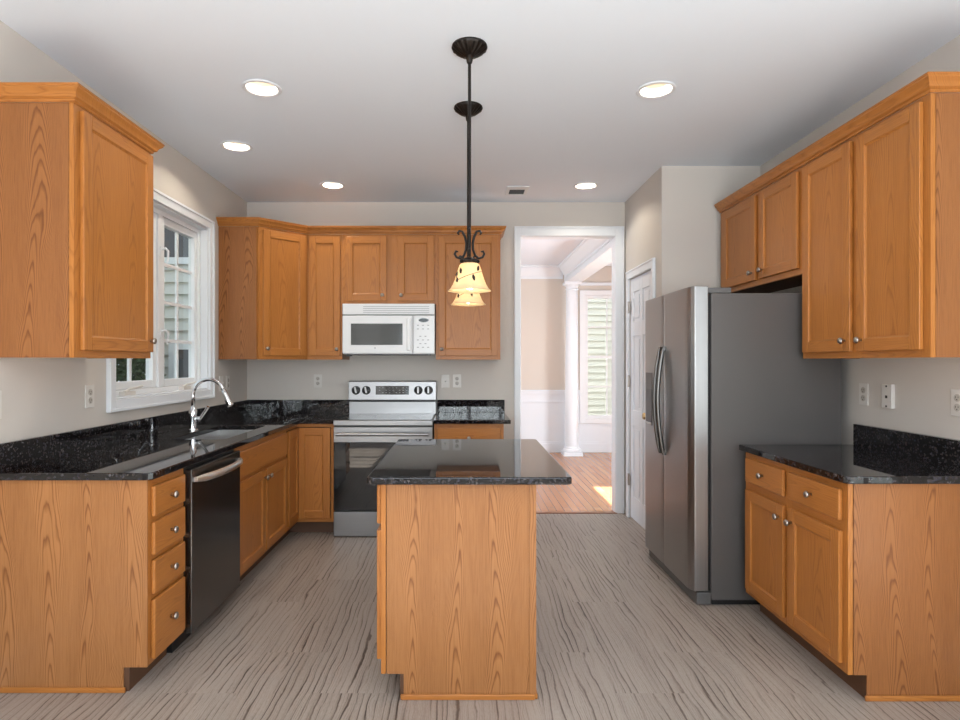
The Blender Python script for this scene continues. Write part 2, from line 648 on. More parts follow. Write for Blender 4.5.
# ------------------------------------------------------------------ the room
XL, XR, YB, ZC = -1.908, 2.140, 5.30, 2.745
YF = -4.5
T = 0.12

struct('floor', MB().box(XL - T, XR + T, YF - T, YB - 0.012, -0.05, 0), M['floor'])
struct('floor_dining', MB().box(XL - T, 3.6 + T, YB, 8.97, -0.05, 0.0), M['hardwood'])
struct('floor_living', MB().box(XR + T + 0.001, 3.6 + T, 2.5, YB - 0.001, -0.05, 0.0), M['hardwood'])
struct('trim_1', MB().box(0.50, 1.36, YB - 0.024, YB + 0.03, 0.0, 0.006), simple('threshold_oak', (0.30, 0.10, 0.03), 0.35), 0.003)

# ceiling with cut-outs for the recessed lights
LIGHTS = [(-1.034, 3.086), (-1.479, 3.917), (-1.04, 4.783), (0.998, 3.104), (0.983, 4.797)]
RC = 0.079
loops = [[(XL - T, YF - T), (XR + T, YF - T), (XR + T, 2.4), (3.72, 2.4), (3.72, 9.0), (XL - T, 9.0)]]
for lx, ly in LIGHTS:
    loops.append([(lx + RC * math.cos(2 * PI * i / 32), ly + RC * math.sin(2 * PI * i / 32)) for i in range(32)])
struct('ceiling', MB().slab(loops, ZC, ZC + 0.02), M['ceil'])
struct('roof', MB().slab([[(XL - 0.3, YF - 0.3), (XR + 0.25, YF - 0.3), (XR + 0.25, 2.3), (3.9, 2.3), (3.9, 9.2), (XL - 0.3, 9.2)]], ZC + 0.25, ZC + 0.32), M['roof'])
AT = 0.05
aw = MB()
aw.box(XL - T, XR + T, YF - T, YF - T + AT, ZC + 0.02, ZC + 0.25).box(XR + T - AT, XR + T, YF - T + AT, 2.4, ZC + 0.02, ZC + 0.25)
aw.box(XR + T, 3.72, 2.4, 2.4 + AT, ZC + 0.02, ZC + 0.25).box(3.72 - AT, 3.72, 2.4 + AT, 9.0 - AT, ZC + 0.02, ZC + 0.25)
aw.box(XL - T, 3.72, 9.0 - AT, 9.0, ZC + 0.02, ZC + 0.25).box(XL - T, XL - T + AT, YF - T + AT, 9.0 - AT, ZC + 0.02, ZC + 0.25)
struct('wall_attic', aw, M['siding'])

# left wall with the sink window
WY0, WY1, WZ0, WZ1 = 3.272, 4.490, 1.13, 2.331
w = MB()
w.box(XL - T, XL, YF - T, WY0, 0, ZC).box(XL - T, XL, WY1, 6.3, 0, ZC).box(XL - T, XL, 7.7, 8.97, 0, ZC).box(XL - T, XL, 6.3, 7.7, 0, 0.7).box(XL - T, XL, 6.3, 7.7, 2.4, ZC)
w.box(XL - T, XL, WY0, WY1, 0, WZ0).box(XL - T, XL, WY0, WY1, WZ1, ZC)
struct('wall_left', w, M['wall'])
GY0, GY1, GZ0, GZ1 = -0.08, 1.72, 0.06, 2.42
w = MB()
w.box(XR, XR + T, YF - T, GY0, 0, ZC).box(XR, XR + T, GY1, 4.318, 0, ZC)
w.box(XR, XR + T, GY0, GY1, 0, GZ0).box(XR, XR + T, GY0, GY1, GZ1, ZC)
struct('wall_right', w, M['wall'])
# glazed patio door, unseen, added to let the sun in
w = MB()
for (a, b_) in ((GY0, GY0 + 0.08), ((GY0 + GY1) / 2 - 0.06, (GY0 + GY1) / 2 + 0.06), (GY1 - 0.08, GY1)):
    w.box(XR + 0.03, XR + 0.08, a, b_, GZ0, GZ1)
w.box(XR + 0.03, XR + 0.08, GY0 + 0.08, GY1 - 0.08, GZ0, GZ0 + 0.15).box(XR + 0.03, XR + 0.08, GY0 + 0.08, GY1 - 0.08, GZ1 - 0.09, GZ1)
for k in range(1, 5):
    z = GZ0 + 0.15 + (GZ1 - GZ0 - 0.24) * k / 5
    w.box(XR + 0.045, XR + 0.065, GY0 + 0.08, GY1 - 0.08, z - 0.020, z + 0.020)
for k in (1, 2, 4, 5):
    y = GY0 + (GY1 - GY0) * k / 6
    w.box(XR + 0.046, XR + 0.064, y - 0.020, y + 0.020, GZ0 + 0.15, GZ1 - 0.09)
gd = struct('added_patio_door', w, M['vinyl'])
MB().box(XR + 0.053, XR + 0.057, GY0 + 0.06, GY1 - 0.06, GZ0 + 0.1, GZ1 - 0.06).build('window_pane', M['glass'], gd)
# back wall with the cased opening
DX0, DX1, DZ = 0.512, 1.343, 2.442
w = MB()
w.box(XL, DX0 - 0.012, YB, YB + T, 0, ZC).box(DX1 + 0.012, 1.53, YB, YB + T, 0, ZC)
w.box(DX0 - 0.012, DX1 + 0.012, YB, YB + T, DZ + 0.012, ZC)
struct('wall_back', w, M['wall'])
# pantry block
PX, PY = 1.43, 4.318
DY0, DY1, DH = 4.52, 5.14, 2.04
w = MB()
w.box(PX, XR + T, PY, PY + 0.1, 0, ZC)
w.box(PX, PX + 0.1, PY + 0.1, DY0, 0, ZC).box(PX, PX + 0.1, DY1, YB, 0, ZC).box(PX, PX + 0.1, DY0, DY1, DH, ZC)
struct('wall_pantry', w, M['wall'])
# breakfast end behind the camera, its wide unseen window added to let daylight in
BX0, BX1, BZ0, BZ1 = -1.45, 1.75, 0.90, 2.45
w = MB()
w.box(XL, BX0, YF - T, YF, 0, ZC).box(BX1, XR, YF - T, YF, 0, ZC)
w.box(BX0, BX1, YF - T, YF, 0, BZ0).box(BX0, BX1, YF - T, YF, BZ1, ZC)
struct('wall_front', w, M['wall'])
w = MB()
for i in range(5):
    x = BX0 + (BX1 - BX0) * i / 4
    w.box(x - 0.05, x + 0.05, YF - 0.09, YF - 0.01, BZ0, BZ1)
for i in range(8):
    x = BX0 + (BX1 - BX0) * (i + 0.5) / 8
    w.box(x - 0.009, x + 0.009, YF - 0.06, YF - 0.04, BZ0, BZ1)
for i in range(5):
    z = BZ0 + (BZ1 - BZ0) * i / 4
    t = 0.04 if i in (0, 4) else 0.009
    w.box(BX0, BX1, YF - 0.065, YF - 0.035, z - t, z + t)
wf = struct('added_breakfast_window', w, M['vinyl'])
MB().box(BX0 + 0.01, BX1 - 0.01, YF - 0.052, YF - 0.048, BZ0 + 0.01, BZ1 - 0.01).build('window_pane', M['glass'], wf)

# baseboards
bb = M['white']
struct('baseboard_left', MB().box(XL, XL + 0.014, YF, 2.425, 0, 0.11), bb, 0.003)
struct('baseboard_right', MB().box(XR - 0.014, XR, GY1 + 0.06, 2.36, 0, 0.11), bb, 0.003)
struct('baseboard_back', MB().box(0.33, 0.452, YB - 0.014, YB, 0, 0.11), bb, 0.003)
struct('baseboard_pantry', MB().box(PX - 0.014, PX, PY, DY0 - 0.075, 0, 0.11), bb, 0.003)

# cased opening
w = MB()
w.box(0.452, DX0 - 0.004, YB - 0.016, YB, 0, DZ + 0.086).box(DX1 + 0.004, 1.419, YB - 0.016, YB, 0, DZ + 0.086)
w.box(DX0 - 0.004, DX1 + 0.004, YB - 0.016, YB, DZ + 0.004, DZ + 0.086)
w.box(0.452, 0.468, YB - 0.024, YB - 0.016, 0, DZ + 0.086).box(1.403, 1.419, YB - 0.024, YB - 0.016, 0, DZ + 0.086)
w.box(0.468, 1.403, YB - 0.024, YB - 0.016, DZ + 0.070, DZ + 0.086)
w.box(DX0 - 0.012, DX0, YB, YB + T + 0.004, 0, DZ).box(DX1, DX1 + 0.012, YB, YB + T + 0.004, 0, DZ)
w.box(DX0 - 0.012, DX1 + 0.012, YB, YB + T + 0.004, DZ, DZ + 0.012)
struct('trim_2', w, M['white'], 0.003)

# pantry door casing and door
w = MB()
cx0 = PX - 0.016
w.box(cx0, PX, DY0 - 0.066, DY0 - 0.002, 0, DH + 0.07).box(cx0, PX, DY1 + 0.002, DY1 + 0.066, 0, DH + 0.07)
w.box(cx0, PX, DY0 - 0.002, DY1 + 0.002, DH + 0.002, DH + 0.07)
w.box(cx0 - 0.007, cx0, DY0 - 0.066, DY0 - 0.05, 0, DH + 0.07).box(cx0 - 0.007, cx0, DY0 - 0.05, DY1 + 0.066, DH + 0.055, DH + 0.07)
struct('trim_3', w, M['white'], 0.003)

dr = MB()
xf, xb = PX + 0.004, PX + 0.039
y0, y1 = DY0 + 0.004, DY1 - 0.004
st, mul = 0.085, 0.075
rows = [(0.20, 0.80), (0.93, 1.55), (1.67, 1.92)]
dr.box(xf + 0.008, xb, y0, y1, 0.012, DH - 0.004)
ym = (y0 + y1) / 2
for a, b_ in ((y0, y0 + st), (ym - mul / 2, ym + mul / 2), (y1 - st, y1)):
    dr.box(xf, xf + 0.008, a, b_, 0.012, DH - 0.004)
zz = [0.012] + [v for r in rows for v in r] + [DH - 0.004]
for a, b_ in zip(zz[0::2], zz[1::2]):
    for c0, c1 in ((y0 + st, ym - mul / 2), (ym + mul / 2, y1 - st)):
        dr.box(xf, xf + 0.008, c0, c1, a, b_)
for a, b_ in rows:
    for c0, c1 in ((y0 + st, ym - mul / 2), (ym + mul / 2, y1 - st)):
        dr.box(xf + 0.002, xf + 0.008, c0 + 0.028, c1 - 0.028, a + 0.028, b_ - 0.028)
door = struct('door_1', dr, M['door_white'], 0.003)
for z in (0.33, 1.17, 1.80):
    hg = MB()
    hg.tube([(PX - 0.012, DY1 - 0.002, z - 0.05), (PX - 0.012, DY1 - 0.002, z + 0.05)], 0.008, 10)
    hg.box(PX - 0.012, PX - 0.0095 + 0.004, DY1 - 0.03, DY1 - 0.002, z - 0.045, z + 0.045)
    hg.build('door_hinge', M['nickel'], door, smooth=True)
kn = MB().lathe([(0.0, 0.0), (0.028, 0.002), (0.028, 0.006), (0.011, 0.012), (0.011, 0.03), (0.022, 0.036), (0.027, 0.048), (0.022, 0.060), (0.0, 0.064)],
                Matrix.Translation((PX + 0.004, DY0 + 0.065, 0.92)) @ Matrix.Rotation(-PI / 2, 4, 'Y'), 20)
kn.build('door_knob', M['brass'], door, smooth=True)

# ------------------------------------------------------------------ sink window
def casement_window():
    x0 = XL
    w = MB()
    c = 0.066
    # face casing
    for (a0, a1, b0, b1) in ((WY0 - c, WY0, WZ0 - c, WZ1 + c), (WY1, WY1 + c, WZ0 - c, WZ1 + c), (WY0, WY1, WZ1, WZ1 + c), (WY0, WY1, WZ0 - c, WZ0)):
        w.box(x0, x0 + 0.018, a0, a1, b0, b1)
    e = 0.018
    for (a0, a1, b0, b1) in ((WY0 - c, WY0 - c + e, WZ0 - c, WZ1 + c), (WY1 + c - e, WY1 + c, WZ0 - c, WZ1 + c), (WY0 - c + e, WY1 + c - e, WZ1 + c - e, WZ1 + c), (WY0 - c + e, WY1 + c - e, WZ0 - c, WZ0 - c + e)):
        w.box(x0 + 0.018, x0 + 0.027, a0, a1, b0, b1)
    # jamb lining
    j = 0.012
    for (a0, a1, b0, b1) in ((WY0, WY0 + j, WZ0, WZ1), (WY1 - j, WY1, WZ0, WZ1), (WY0 + j, WY1 - j, WZ1 - j, WZ1), (WY0 + j, WY1 - j, WZ0, WZ0 + j)):
        w.box(x0 - 0.118, x0, a0, a1, b0, b1)
    o = struct('window_1', w, M['white'], 0.003)
    ym = (WY0 + WY1) / 2
    f = MB()
    xs0, xs1 = x0 - 0.112, x0 - 0.060
    fr = 0.032
    ya, yb, za, zb = WY0 + j, WY1 - j, WZ0 + j, WZ1 - j
    for (a0, a1, b0, b1) in ((ya, ya + fr, za, zb), (yb - fr, yb, za, zb), (ya + fr, yb - fr, zb - fr, zb), (ya + fr, yb - fr, za, za + fr), (ym - 0.028, ym + 0.028, za + fr, zb - fr)):
        f.box(xs0, xs1 + 0.012, a0, a1, b0, b1)
    f.build('window_frame', M['vinyl'], o, bevel=0.002)
    for (a, b_) in ((ya + fr, ym - 0.028), (ym + 0.028, yb - fr)):
        s = MB()
        sw = 0.048
        z0, z1 = za + fr, zb - fr
        for (a0, a1, b0, b1) in ((a, a + sw, z0, z1), (b_ - sw, b_, z0, z1), (a + sw, b_ - sw, z1 - sw, z1), (a + sw, b_ - sw, z0, z0 + sw)):
            s.box(xs0 + 0.006, xs1, a0 + 0.001, a1 - 0.001, b0 + 0.001, b1 - 0.001)
        so = s.build('window_sash', M['vinyl'], o, bevel=0.003)
        mm = MB()
        g0, g1, h0, h1 = a + sw, b_ - sw, z0 + sw, z1 - sw
        yc = (g0 + g1) / 2
        mm.box(xs0 + 0.018, xs0 + 0.034, yc - 0.011, yc + 0.011, h0, h1)
        for k in (1, 2, 3):
            zz_ = h0 + (h1 - h0) * k / 4
            mm.box(xs0 + 0.019, xs0 + 0.033, g0, g1, zz_ - 0.011, zz_ + 0.011)
        mm.build('muntin', M['vinyl'], so)
        MB().box(xs0 + 0.024, xs0 + 0.028, g0, g1, h0, h1).build('window_pane', M['glass'], so)
    # lock levers on the centre post and crank handles on the sill
    for z in (1.52, 2.05):
        l = MB()
        px = xs1 + 0.012
        l.box(px, px + 0.010, ym - 0.012, ym + 0.012, z - 0.03, z + 0.03)
        l.tube([(px + 0.010, ym, z + 0.012), (px + 0.030, ym + 0.004, z + 0.022), (px + 0.040, ym + 0.016, z + 0.005), (px + 0.036, ym + 0.024, z - 0.035), (px + 0.03, ym + 0.026, z - 0.07)], [0.007, 0.008, 0.008, 0.007, 0.005], 10)
        l.build('window_lock', M['vinyl'], o, smooth=True)
    for y in (ya + 0.18, ym + 0.30):
        l = MB()
        zb_ = za + 0.001
        l.box(x0 - 0.055, x0 - 0.012, y - 0.055, y + 0.055, zb_, zb_ + 0.022)
        l.tube([(x0 - 0.03, y - 0.02, zb_ + 0.02), (x0 - 0.02, y + 0.01, zb_ + 0.036), (x0 - 0.015, y + 0.07, zb_ + 0.040), (x0 - 0.012, y + 0.13, zb_ + 0.048)], [0.009, 0.007, 0.006, 0.006], 10)
        l.build('window_crank', M['plastic'], o, smooth=True, bevel=0.0)
    return o


casement_window()

# ------------------------------------------------------------------ dining and living rooms beyond
YD = 8.85
NX0, NX1, NZ0, NZ1 = 1.795, 2.75, 0.50, 2.31
w = MB()
w.box(XL, NX0, YD, YD + T, 0, ZC).box(NX1, 3.6, YD, YD + T, 0, ZC)
w.box(NX0, NX1, YD, YD + T, 0, NZ0).box(NX0, NX1, YD, YD + T, NZ1, ZC)
struct('wall_dining', w, simple('dining_wall_paint', (0.68, 0.61, 0.54), 0.7, 0, 0.2))
LY0, LY1, LZ0, LZ1 = 5.50, 6.50, 0.30, 1.36
w = MB()
w.box(3.6, 3.72, 2.4, LY0, 0, ZC).box(3.6, 3.72, LY1, 8.97, 0, ZC)
w.box(3.6, 3.72, LY0, LY1, 0, LZ0).box(3.6, 3.72, LY0, LY1, LZ1, ZC)
w.box(XR + T, 3.6, 2.4, 2.5, 0, ZC)
struct('wall_living', w, M['wall'])
w = MB()
w.box(3.63, 3.68, LY0, LY0 + 0.04, LZ0, LZ1).box(3.63, 3.68, LY1 - 0.04, LY1, LZ0, LZ1).box(3.63, 3.68, LY0 + 0.04, LY1 - 0.04, LZ0, LZ0 + 0.04).box(3.63, 3.68, LY0 + 0.04, LY1 - 0.04, LZ1 - 0.04, LZ1)
w.box(3.64, 3.67, 5.99, 6.01, LZ0 + 0.04, LZ1 - 0.04).box(3.64, 3.67, LY0 + 0.04, LY1 - 0.04, 0.82, 0.84)
struct('added_living_window', w, M['vinyl'])  # unseen side window, added and sized to put sun on the dining floor
w = MB()
for k in range(4):
    y = 6.3 + 1.4 * k / 3
    w.box(XL - 0.09, XL - 0.03, y - 0.03, y + 0.03, 0.7, 2.4)
for z in (0.73, 1.55, 2.37):
    w.box(XL - 0.085, XL - 0.035, 6.3, 7.7, z - 0.03, z + 0.03)
struct('added_dining_window', w, M['vinyl'])  # unseen window, added around the dining fill lamp

# wainscot, chair rail, base and crown on the dining wall
w = MB()
w.box(XL, 1.72, YD - 0.010, YD, 0.0, 0.88).box(1.72, 3.6, YD - 0.010, YD, 0.0, NZ0 - 0.08)
for (a, b_) in ((XL, 1.72), ):
    w.box(a, b_, YD - 0.022, YD - 0.010, 0.735, 0.755)
w2 = w
w2.box(XL, 1.72, YD - 0.035, YD - 0.010, 0.86, 0.92).box(XL, 1.72, YD - 0.045, YD - 0.035, 0.895, 0.915)
w2.box(XL, 3.6, YD - 0.024, YD - 0.010, 0.0, 0.13).box(XL, 3.6, YD - 0.018, YD - 0.010, 0.13, 0.155)
w2.box(1.72, 3.6, YD - 0.03, YD, 2.455, 2.50)
struct('trim_4', w2, M['white'], 0.002)
CR = [(0, 0), (0.012, 0), (0.012, 0.03), (0.03, 0.05), (0.075, 0.13), (0.085, 0.15), (0.10, 0.16), (0.10, 0.188), (0, 0.188)]
struct('trim_5', MB().sweep([(XL, YD), (1.47, YD)], CR, ZC - 0.19, 1), M['white'])
struct('beam', MB().box(1.49, 1.70, YB + T + 0.005, YD - 0.01, 2.475, ZC - 0.001), M['white'])
struct('trim_6', MB().sweep([(1.49, YD - 0.1), (1.49, YB + T + 0.01)], CR, ZC - 0.19, 1), M['white'])
struct('trim_7', MB().box(1.474, 1.49, YB + T + 0.005, YD - 0.1, 2.475, 2.52), M['white'], 0.003)
# far window
w = MB()
c = 0.075
for (a0, a1, b0, b1) in ((NX0 - c, NX0, NZ0 - c, NZ1 + c), (NX1, NX1 + c, NZ0 - c, NZ1 + c), (NX0, NX1, NZ1, NZ1 + c), (NX0, NX1, NZ0 - c, NZ0)):
    w.box(a0, a1, YD - 0.03, YD - 0.011, b0, b1)
f = 0.045
for (a0, a1, b0, b1) in ((NX0, NX0 + f, NZ0, NZ1), (NX1 - f, NX1, NZ0, NZ1), (NX0 + f, NX1 - f, NZ1 - f, NZ1), (NX0 + f, NX1 - f, NZ0, NZ0 + f), (NX0 + f, NX1 - f, 1.385, 1.425)):
    w.box(a0, a1, YD - 0.01, YD + 0.07, b0, b1)
dw = struct('window_4', w, M['vinyl'], 0.003)
mm = MB()
for k in (1, 2):
    x = NX0 + f + (NX1 - NX0 - 2 * f) * k / 3
    mm.box(x - 0.011, x + 0.011, YD + 0.03, YD + 0.045, NZ0 + f, NZ1 - f)
for z0, z1 in ((NZ0 + f, 1.385), (1.425, NZ1 - f)):
    zm = (z0 + z1) / 2
    mm.box(NX0 + f, NX1 - f, YD + 0.031, YD + 0.044, zm - 0.011, zm + 0.011)
mm.build('muntin', M['vinyl'], dw)
MB().box(NX0 + f, NX1 - f, YD + 0.036, YD + 0.040, NZ0 + f, NZ1 - f).build('window_pane', M['glass'], dw)

# round column
col = thing('column', 'white round column on the wood floor under the white beam', 'column', (1.56, 8.60, 0))
MB().box(-0.135, 0.135, -0.135, 0.135, 0, 0.045).lathe([(0.13, 0.045), (0.135, 0.065), (0.125, 0.088), (0.108, 0.095), (0.108, 0.115), (0.098, 0.125)], None, 32).build('base', M['white'], col, smooth=True)
MB().lathe([(0.096, 0.125), (0.095, 0.8), (0.091, 1.5), (0.082, 2.36)], None, 32).build('shaft', M['white'], col, smooth=True)
MB().lathe([(0.082, 2.36), (0.092, 2.365), (0.092, 2.378), (0.084, 2.384), (0.084, 2.40), (0.105, 2.425), (0.108, 2.435)], None, 32).box(-0.115, 0.115, -0.115, 0.115, 2.435, 2.474).build('capital', M['white'], col, smooth=True)

# ------------------------------------------------------------------ outdoors
struct('ground', MB().box(-40, 40, -40, 40, -0.62, -0.60), M['lawn'])


def house(label, x0, x1, y, z1, wins, pitch):
    h = thing('neighbor_house', label, 'house', ((x0 + x1) / 2, y, -0.6))
    w = MB()
    w.box(x0, x1, y + 0.02, y + 3.0, -0.6, z1)
    z = -0.55
    while z < z1 - pitch:
        a = [w.bm.verts.new(v) for v in ((x0, y - 0.040, z), (x1, y - 0.040, z), (x1, y + 0.008, z + pitch), (x0, y + 0.008, z + pitch), (x0, y + 0.008, z), (x1, y + 0.008, z))]
        w.bm.faces.new((a[0], a[1], a[2], a[3]))
        w.bm.faces.new((a[0], a[4], a[5], a[1]))
        z += pitch
    w.build('siding_wall', M['siding'], h, world=True)
    for (a, b_, c0, c1) in wins:
        fr = MB()
        t = 0.09
        for (p, q, r, s) in ((a - t, a, c0 - t, c1 + t), (b_, b_ + t, c0 - t, c1 + t), (a, b_, c1, c1 + t), (a, b_, c0 - t, c0), (a, b_, (c0 + c1) / 2 - 0.025, (c0 + c1) / 2 + 0.025)):
            fr.box(p, q, y - 0.075, y - 0.041, r, s)
        fo = fr.build('window_frame', M['vinyl'], h, world=True)
        MB().box(a, b_, y - 0.055, y - 0.045, c0, c1).build('pane', M['housewin'], fo).matrix_parent_inverse = (TH[h.name]).inverted()
    r = MB().prism([(y - 0.4, z1), (y + 1.5, z1 + 1.2), (y + 3.4, z1), (y + 3.4, z1 - 0.1), (y - 0.4, z1 - 0.1)], x0 - 0.2, x1 + 0.2, 0, Matrix(((0, 0, 1, 0), (1, 0, 0, 0), (0, 1, 0, 0), (0, 0, 0, 1))))
    r.build('roof', M['roof'], h, world=True)
    return h


house('pale sided house seen through the window over the sink', -4.45, -2.35, 8.2, 5.2, [(-4.16, -3.2, 2.75, 4.1), (-3.90, -3.2, 0.4, 1.50)], 0.165)
house('pale sided house seen through the far window behind the column', 1.0, 8.5, 12.0, 6.5, [], 0.128)


def shrub(name, label, x, y, z, rx, rz, n, seed):
    rnd = random.Random(seed)
    t = thing(name, label, 'shrub', (x, y, z), 0)
    tk = MB().tube([(0, 0, 0), (0.03, 0.02, rz * 0.6), (0, 0, rz * 1.3)], [0.06, 0.045, 0.02], 8)
    for k in range(9):
        a = k * 2.4
        tk.tube([(0, 0, rz * (0.3 + 0.09 * k)), (rx * 0.5 * math.cos(a), rx * 0.5 * math.sin(a), rz * (0.5 + 0.12 * k))], [0.02, 0.008], 6)
    tk.build('trunk', M['bark'], t)
    fo = MB()
    for _ in range(n):
        while True:
            p = Vector((rnd.uniform(-1, 1), rnd.uniform(-1, 1), rnd.uniform(-1, 1)))
            if 0.25 < p.length < 1:
                break
        p = Vector((p.x * rx, p.y * rx, rz + p.z * rz))
        d = Vector((rnd.gauss(0, 1), rnd.gauss(0, 1), rnd.gauss(0, 1))).normalized()
        e = d.cross(Vector((rnd.gauss(0, 1), rnd.gauss(0, 1), rnd.gauss(0, 1)))).normalized()
        L, W = rnd.uniform(0.05, 0.09), rnd.uniform(0.018, 0.03)
        nn = d.cross(e) * 0.008
        vs = [fo.bm.verts.new(q) for q in (p, p + d * L * 0.5 + e * W + nn, p + d * L, p + d * L * 0.5 - e * W + nn)]
        fo.bm.faces.new(vs)
    fo.build('foliage', M['leaf'], t)


shrub('shrub', 'dense dark green shrub outside the left casement, nearer the glass', -3.62, 6.3, -0.6, 0.46, 1.2, 5600, 3)
shrub('shrub', 'tall dark green shrub outside, behind the nearer shrub', -4.45, 7.45, -0.6, 0.62, 1.5, 4200, 5)

# ------------------------------------------------------------------ cabinet kit
FR = 0.019   # face frame / door thickness


def knob_on(parent, x, z, y=-FR):
    k = MB().lathe([(0.0, 0.0), (0.007, 0.0), (0.006, 0.010), (0.0075, 0.014), (0.0145, 0.018), (0.0155, 0.023), (0.012, 0.028), (0.0, 0.030)],
                   Matrix.Translation((x, y, z)) @ RX90, 20)
    return k.build('knob', M['nickel'], parent, smooth='all')


def cab_door(parent, x0, x1, z0, z1, knob=None, name='door'):
    """framed overlay door with a recessed flat panel, front at y=-FR"""
    s = 0.056
    m = MB()
    f = -FR
    m.box(x0, x0 + s, f, -0.001, z0, z1, 0).box(x1 - s, x1, f, -0.001, z0, z1, 0)
    m.box(x0 + s, x1 - s, f, -0.001, z1 - s, z1, 1).box(x0 + s, x1 - s, f, -0.001, z0, z0 + s, 1)
    d = m.build(name, [M['oak_z'], M['oak_x']], parent, bevel=0.0028)
    p = MB()
    p.box(x0 + s - 0.002, x1 - s + 0.002, f + 0.010, -0.003, z0 + s - 0.002, z1 - s + 0.002, 0)
    b = 0.007
    a0, a1, c0, c1 = x0 + s, x1 - s, z0 + s, z1 - s
    # bevelled bead between frame and panel
    for q in ([(a0, c0), (a0 + b, c0 + b), (a0 + b, c1 - b), (a0, c1)], [(a1, c0), (a1, c1), (a1 - b, c1 - b), (a1 - b, c0 + b)]):
        v = [p.bm.verts.new((x, f + (0.004 if x in (a0, a1) else 0.0095), z)) for x, z in q]
        p.bm.faces.new(v)
    for q in ([(a0, c0), (a1, c0), (a1 - b, c0 + b), (a0 + b, c0 + b)], [(a0, c1), (a0 + b, c1 - b), (a1 - b, c1 - b), (a1, c1)]):
        v = [p.bm.verts.new((x, f + (0.004 if z in (c0, c1) else 0.0095), z)) for x, z in q]
        fc = p.bm.faces.new(v)
        fc.material_index = 1
    p.build('door_panel', [M['oak_z'], M['oak_x']], d)
    if knob:
        knob_on(d, *knob)
    return d


def drawer(parent, x0, x1, z0, z1, knob=True, name='drawer_front'):
    d = MB().box(x0, x1, -FR, -0.001, z0, z1).build(name, M['oak_x'], parent, bevel=0.006, seg=3)
    if knob:
        knob_on(d, (x0 + x1) / 2, (z0 + z1) / 2)
    return d


def face_frame(parent, x0, x1, z0, z1, vert, horiz):
    """vert: list of (x0,x1) stiles; horiz: list of (z0,z1,xa,xb) rails"""
    m = MB()
    for a, b in vert:
        m.box(a, b, 0, FR, z0, z1, 0)
    for a, b, xa, xb in horiz:
        m.box(xa, xb, 0.0004, FR, a, b, 1)
    return m.build('face_frame', [M['oak_z'], M['oak_x']], parent)


TOP, KICK = 0.859, 0.10


def base_body(parent, x0, x1, d, endpanel=None, top=TOP, lap=FR + 0.003, veneer='ven_z', notch=0.075):
    """carcass behind the frame; endpanel 'lo'/'hi' = finished veneer side with a toe notch reaching the floor"""
    m = MB()
    m.box(x0 + 0.002, x1 - 0.002, FR + 0.002, d, KICK, top, 0)
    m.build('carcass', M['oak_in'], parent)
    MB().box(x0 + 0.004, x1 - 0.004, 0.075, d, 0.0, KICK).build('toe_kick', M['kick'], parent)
    if endpanel:
        xs = (x0 - 0.004, x0 + 0.002) if endpanel == 'lo' else (x1 - 0.002, x1 + 0.004)
        poly = [(lap, KICK), (notch, KICK), (notch, 0.0), (d, 0.0), (d, TOP), (lap, TOP)]
        Tm = Matrix(((0, 0, 1, 0), (1, 0, 0, 0), (0, 1, 0, 0), (0, 0, 0, 1)))
        p = MB().prism(poly, xs[0], xs[1], 0, Tm)
        p.build('end_panel', M[veneer], parent)
        xo = (xs[0] - 0.010, xs[0]) if endpanel == 'lo' else (xs[1], xs[1] + 0.010)
        MB().box(xo[0], xo[1], notch - 0.012, d, 0.0, 0.022).build('shoe_molding', M['oak_y'], parent, bevel=0.004)


RL, RR, RB = PI / 2, -PI / 2, 0.0     # facing +X, -X, -Y
FXL, FXR, FYB = -1.28, 1.52, 4.63
DL = FXL - XL - 0.003
DRR = XR - FXR - 0.003
DB = YB - FYB - 0.003

# ---- left run (local x = world y)
c = thing('base_cabinet', 'oak four-drawer base cabinet at the near end of the sink counter', 'cabinet', (FXL, 2.432, 0), RL, 'base cabinets')
Wd = 0.315
base_body(c, 0, Wd, DL, 'lo', lap=-0.002, notch=0.095)
face_frame(c, 0, Wd, KICK, TOP, [(0.0025, 0.04), (Wd - 0.04, Wd)],
           [(KICK, 0.13, 0.04, Wd - 0.04), (0.35, 0.395, 0.04, Wd - 0.04), (0.51, 0.555, 0.04, Wd - 0.04), (0.668, 0.71, 0.04, Wd - 0.04), (0.815, TOP, 0.04, Wd - 0.04)])
for a, b in ((0.118, 0.362), (0.385, 0.522), (0.545, 0.680), (0.702, 0.827)):
    drawer(c, 0.024, Wd - 0.018, a, b)

c = thing('base_cabinet', 'oak sink base cabinet with two doors under a false drawer front beside the dishwasher', 'cabinet', (FXL, 3.358, 0), RL, 'base cabinets')
Wd = 0.990
base_body(c, 0, Wd, DL, top=0.66)
face_frame(c, 0, Wd, KICK, TOP, [(0, 0.04), (Wd / 2 - 0.03, Wd / 2 + 0.03), (Wd - 0.06, Wd)],
           [(KICK, 0.14, 0, Wd), (0.64, 0.69, 0, Wd), (0.815, TOP, 0, Wd)])
MB().box(0.02, Wd - 0.035, -FR, -0.001, 0.672, 0.825).build('false_drawer_front', M['oak_x'], c, bevel=0.006, seg=3)
cab_door(c, 0.020, Wd / 2 - 0.014, 0.125, 0.648, (Wd / 2 - 0.04, 0.60))
cab_door(c, Wd / 2 + 0.014, Wd - 0.035, 0.125, 0.648, (Wd / 2 + 0.04, 0.60))

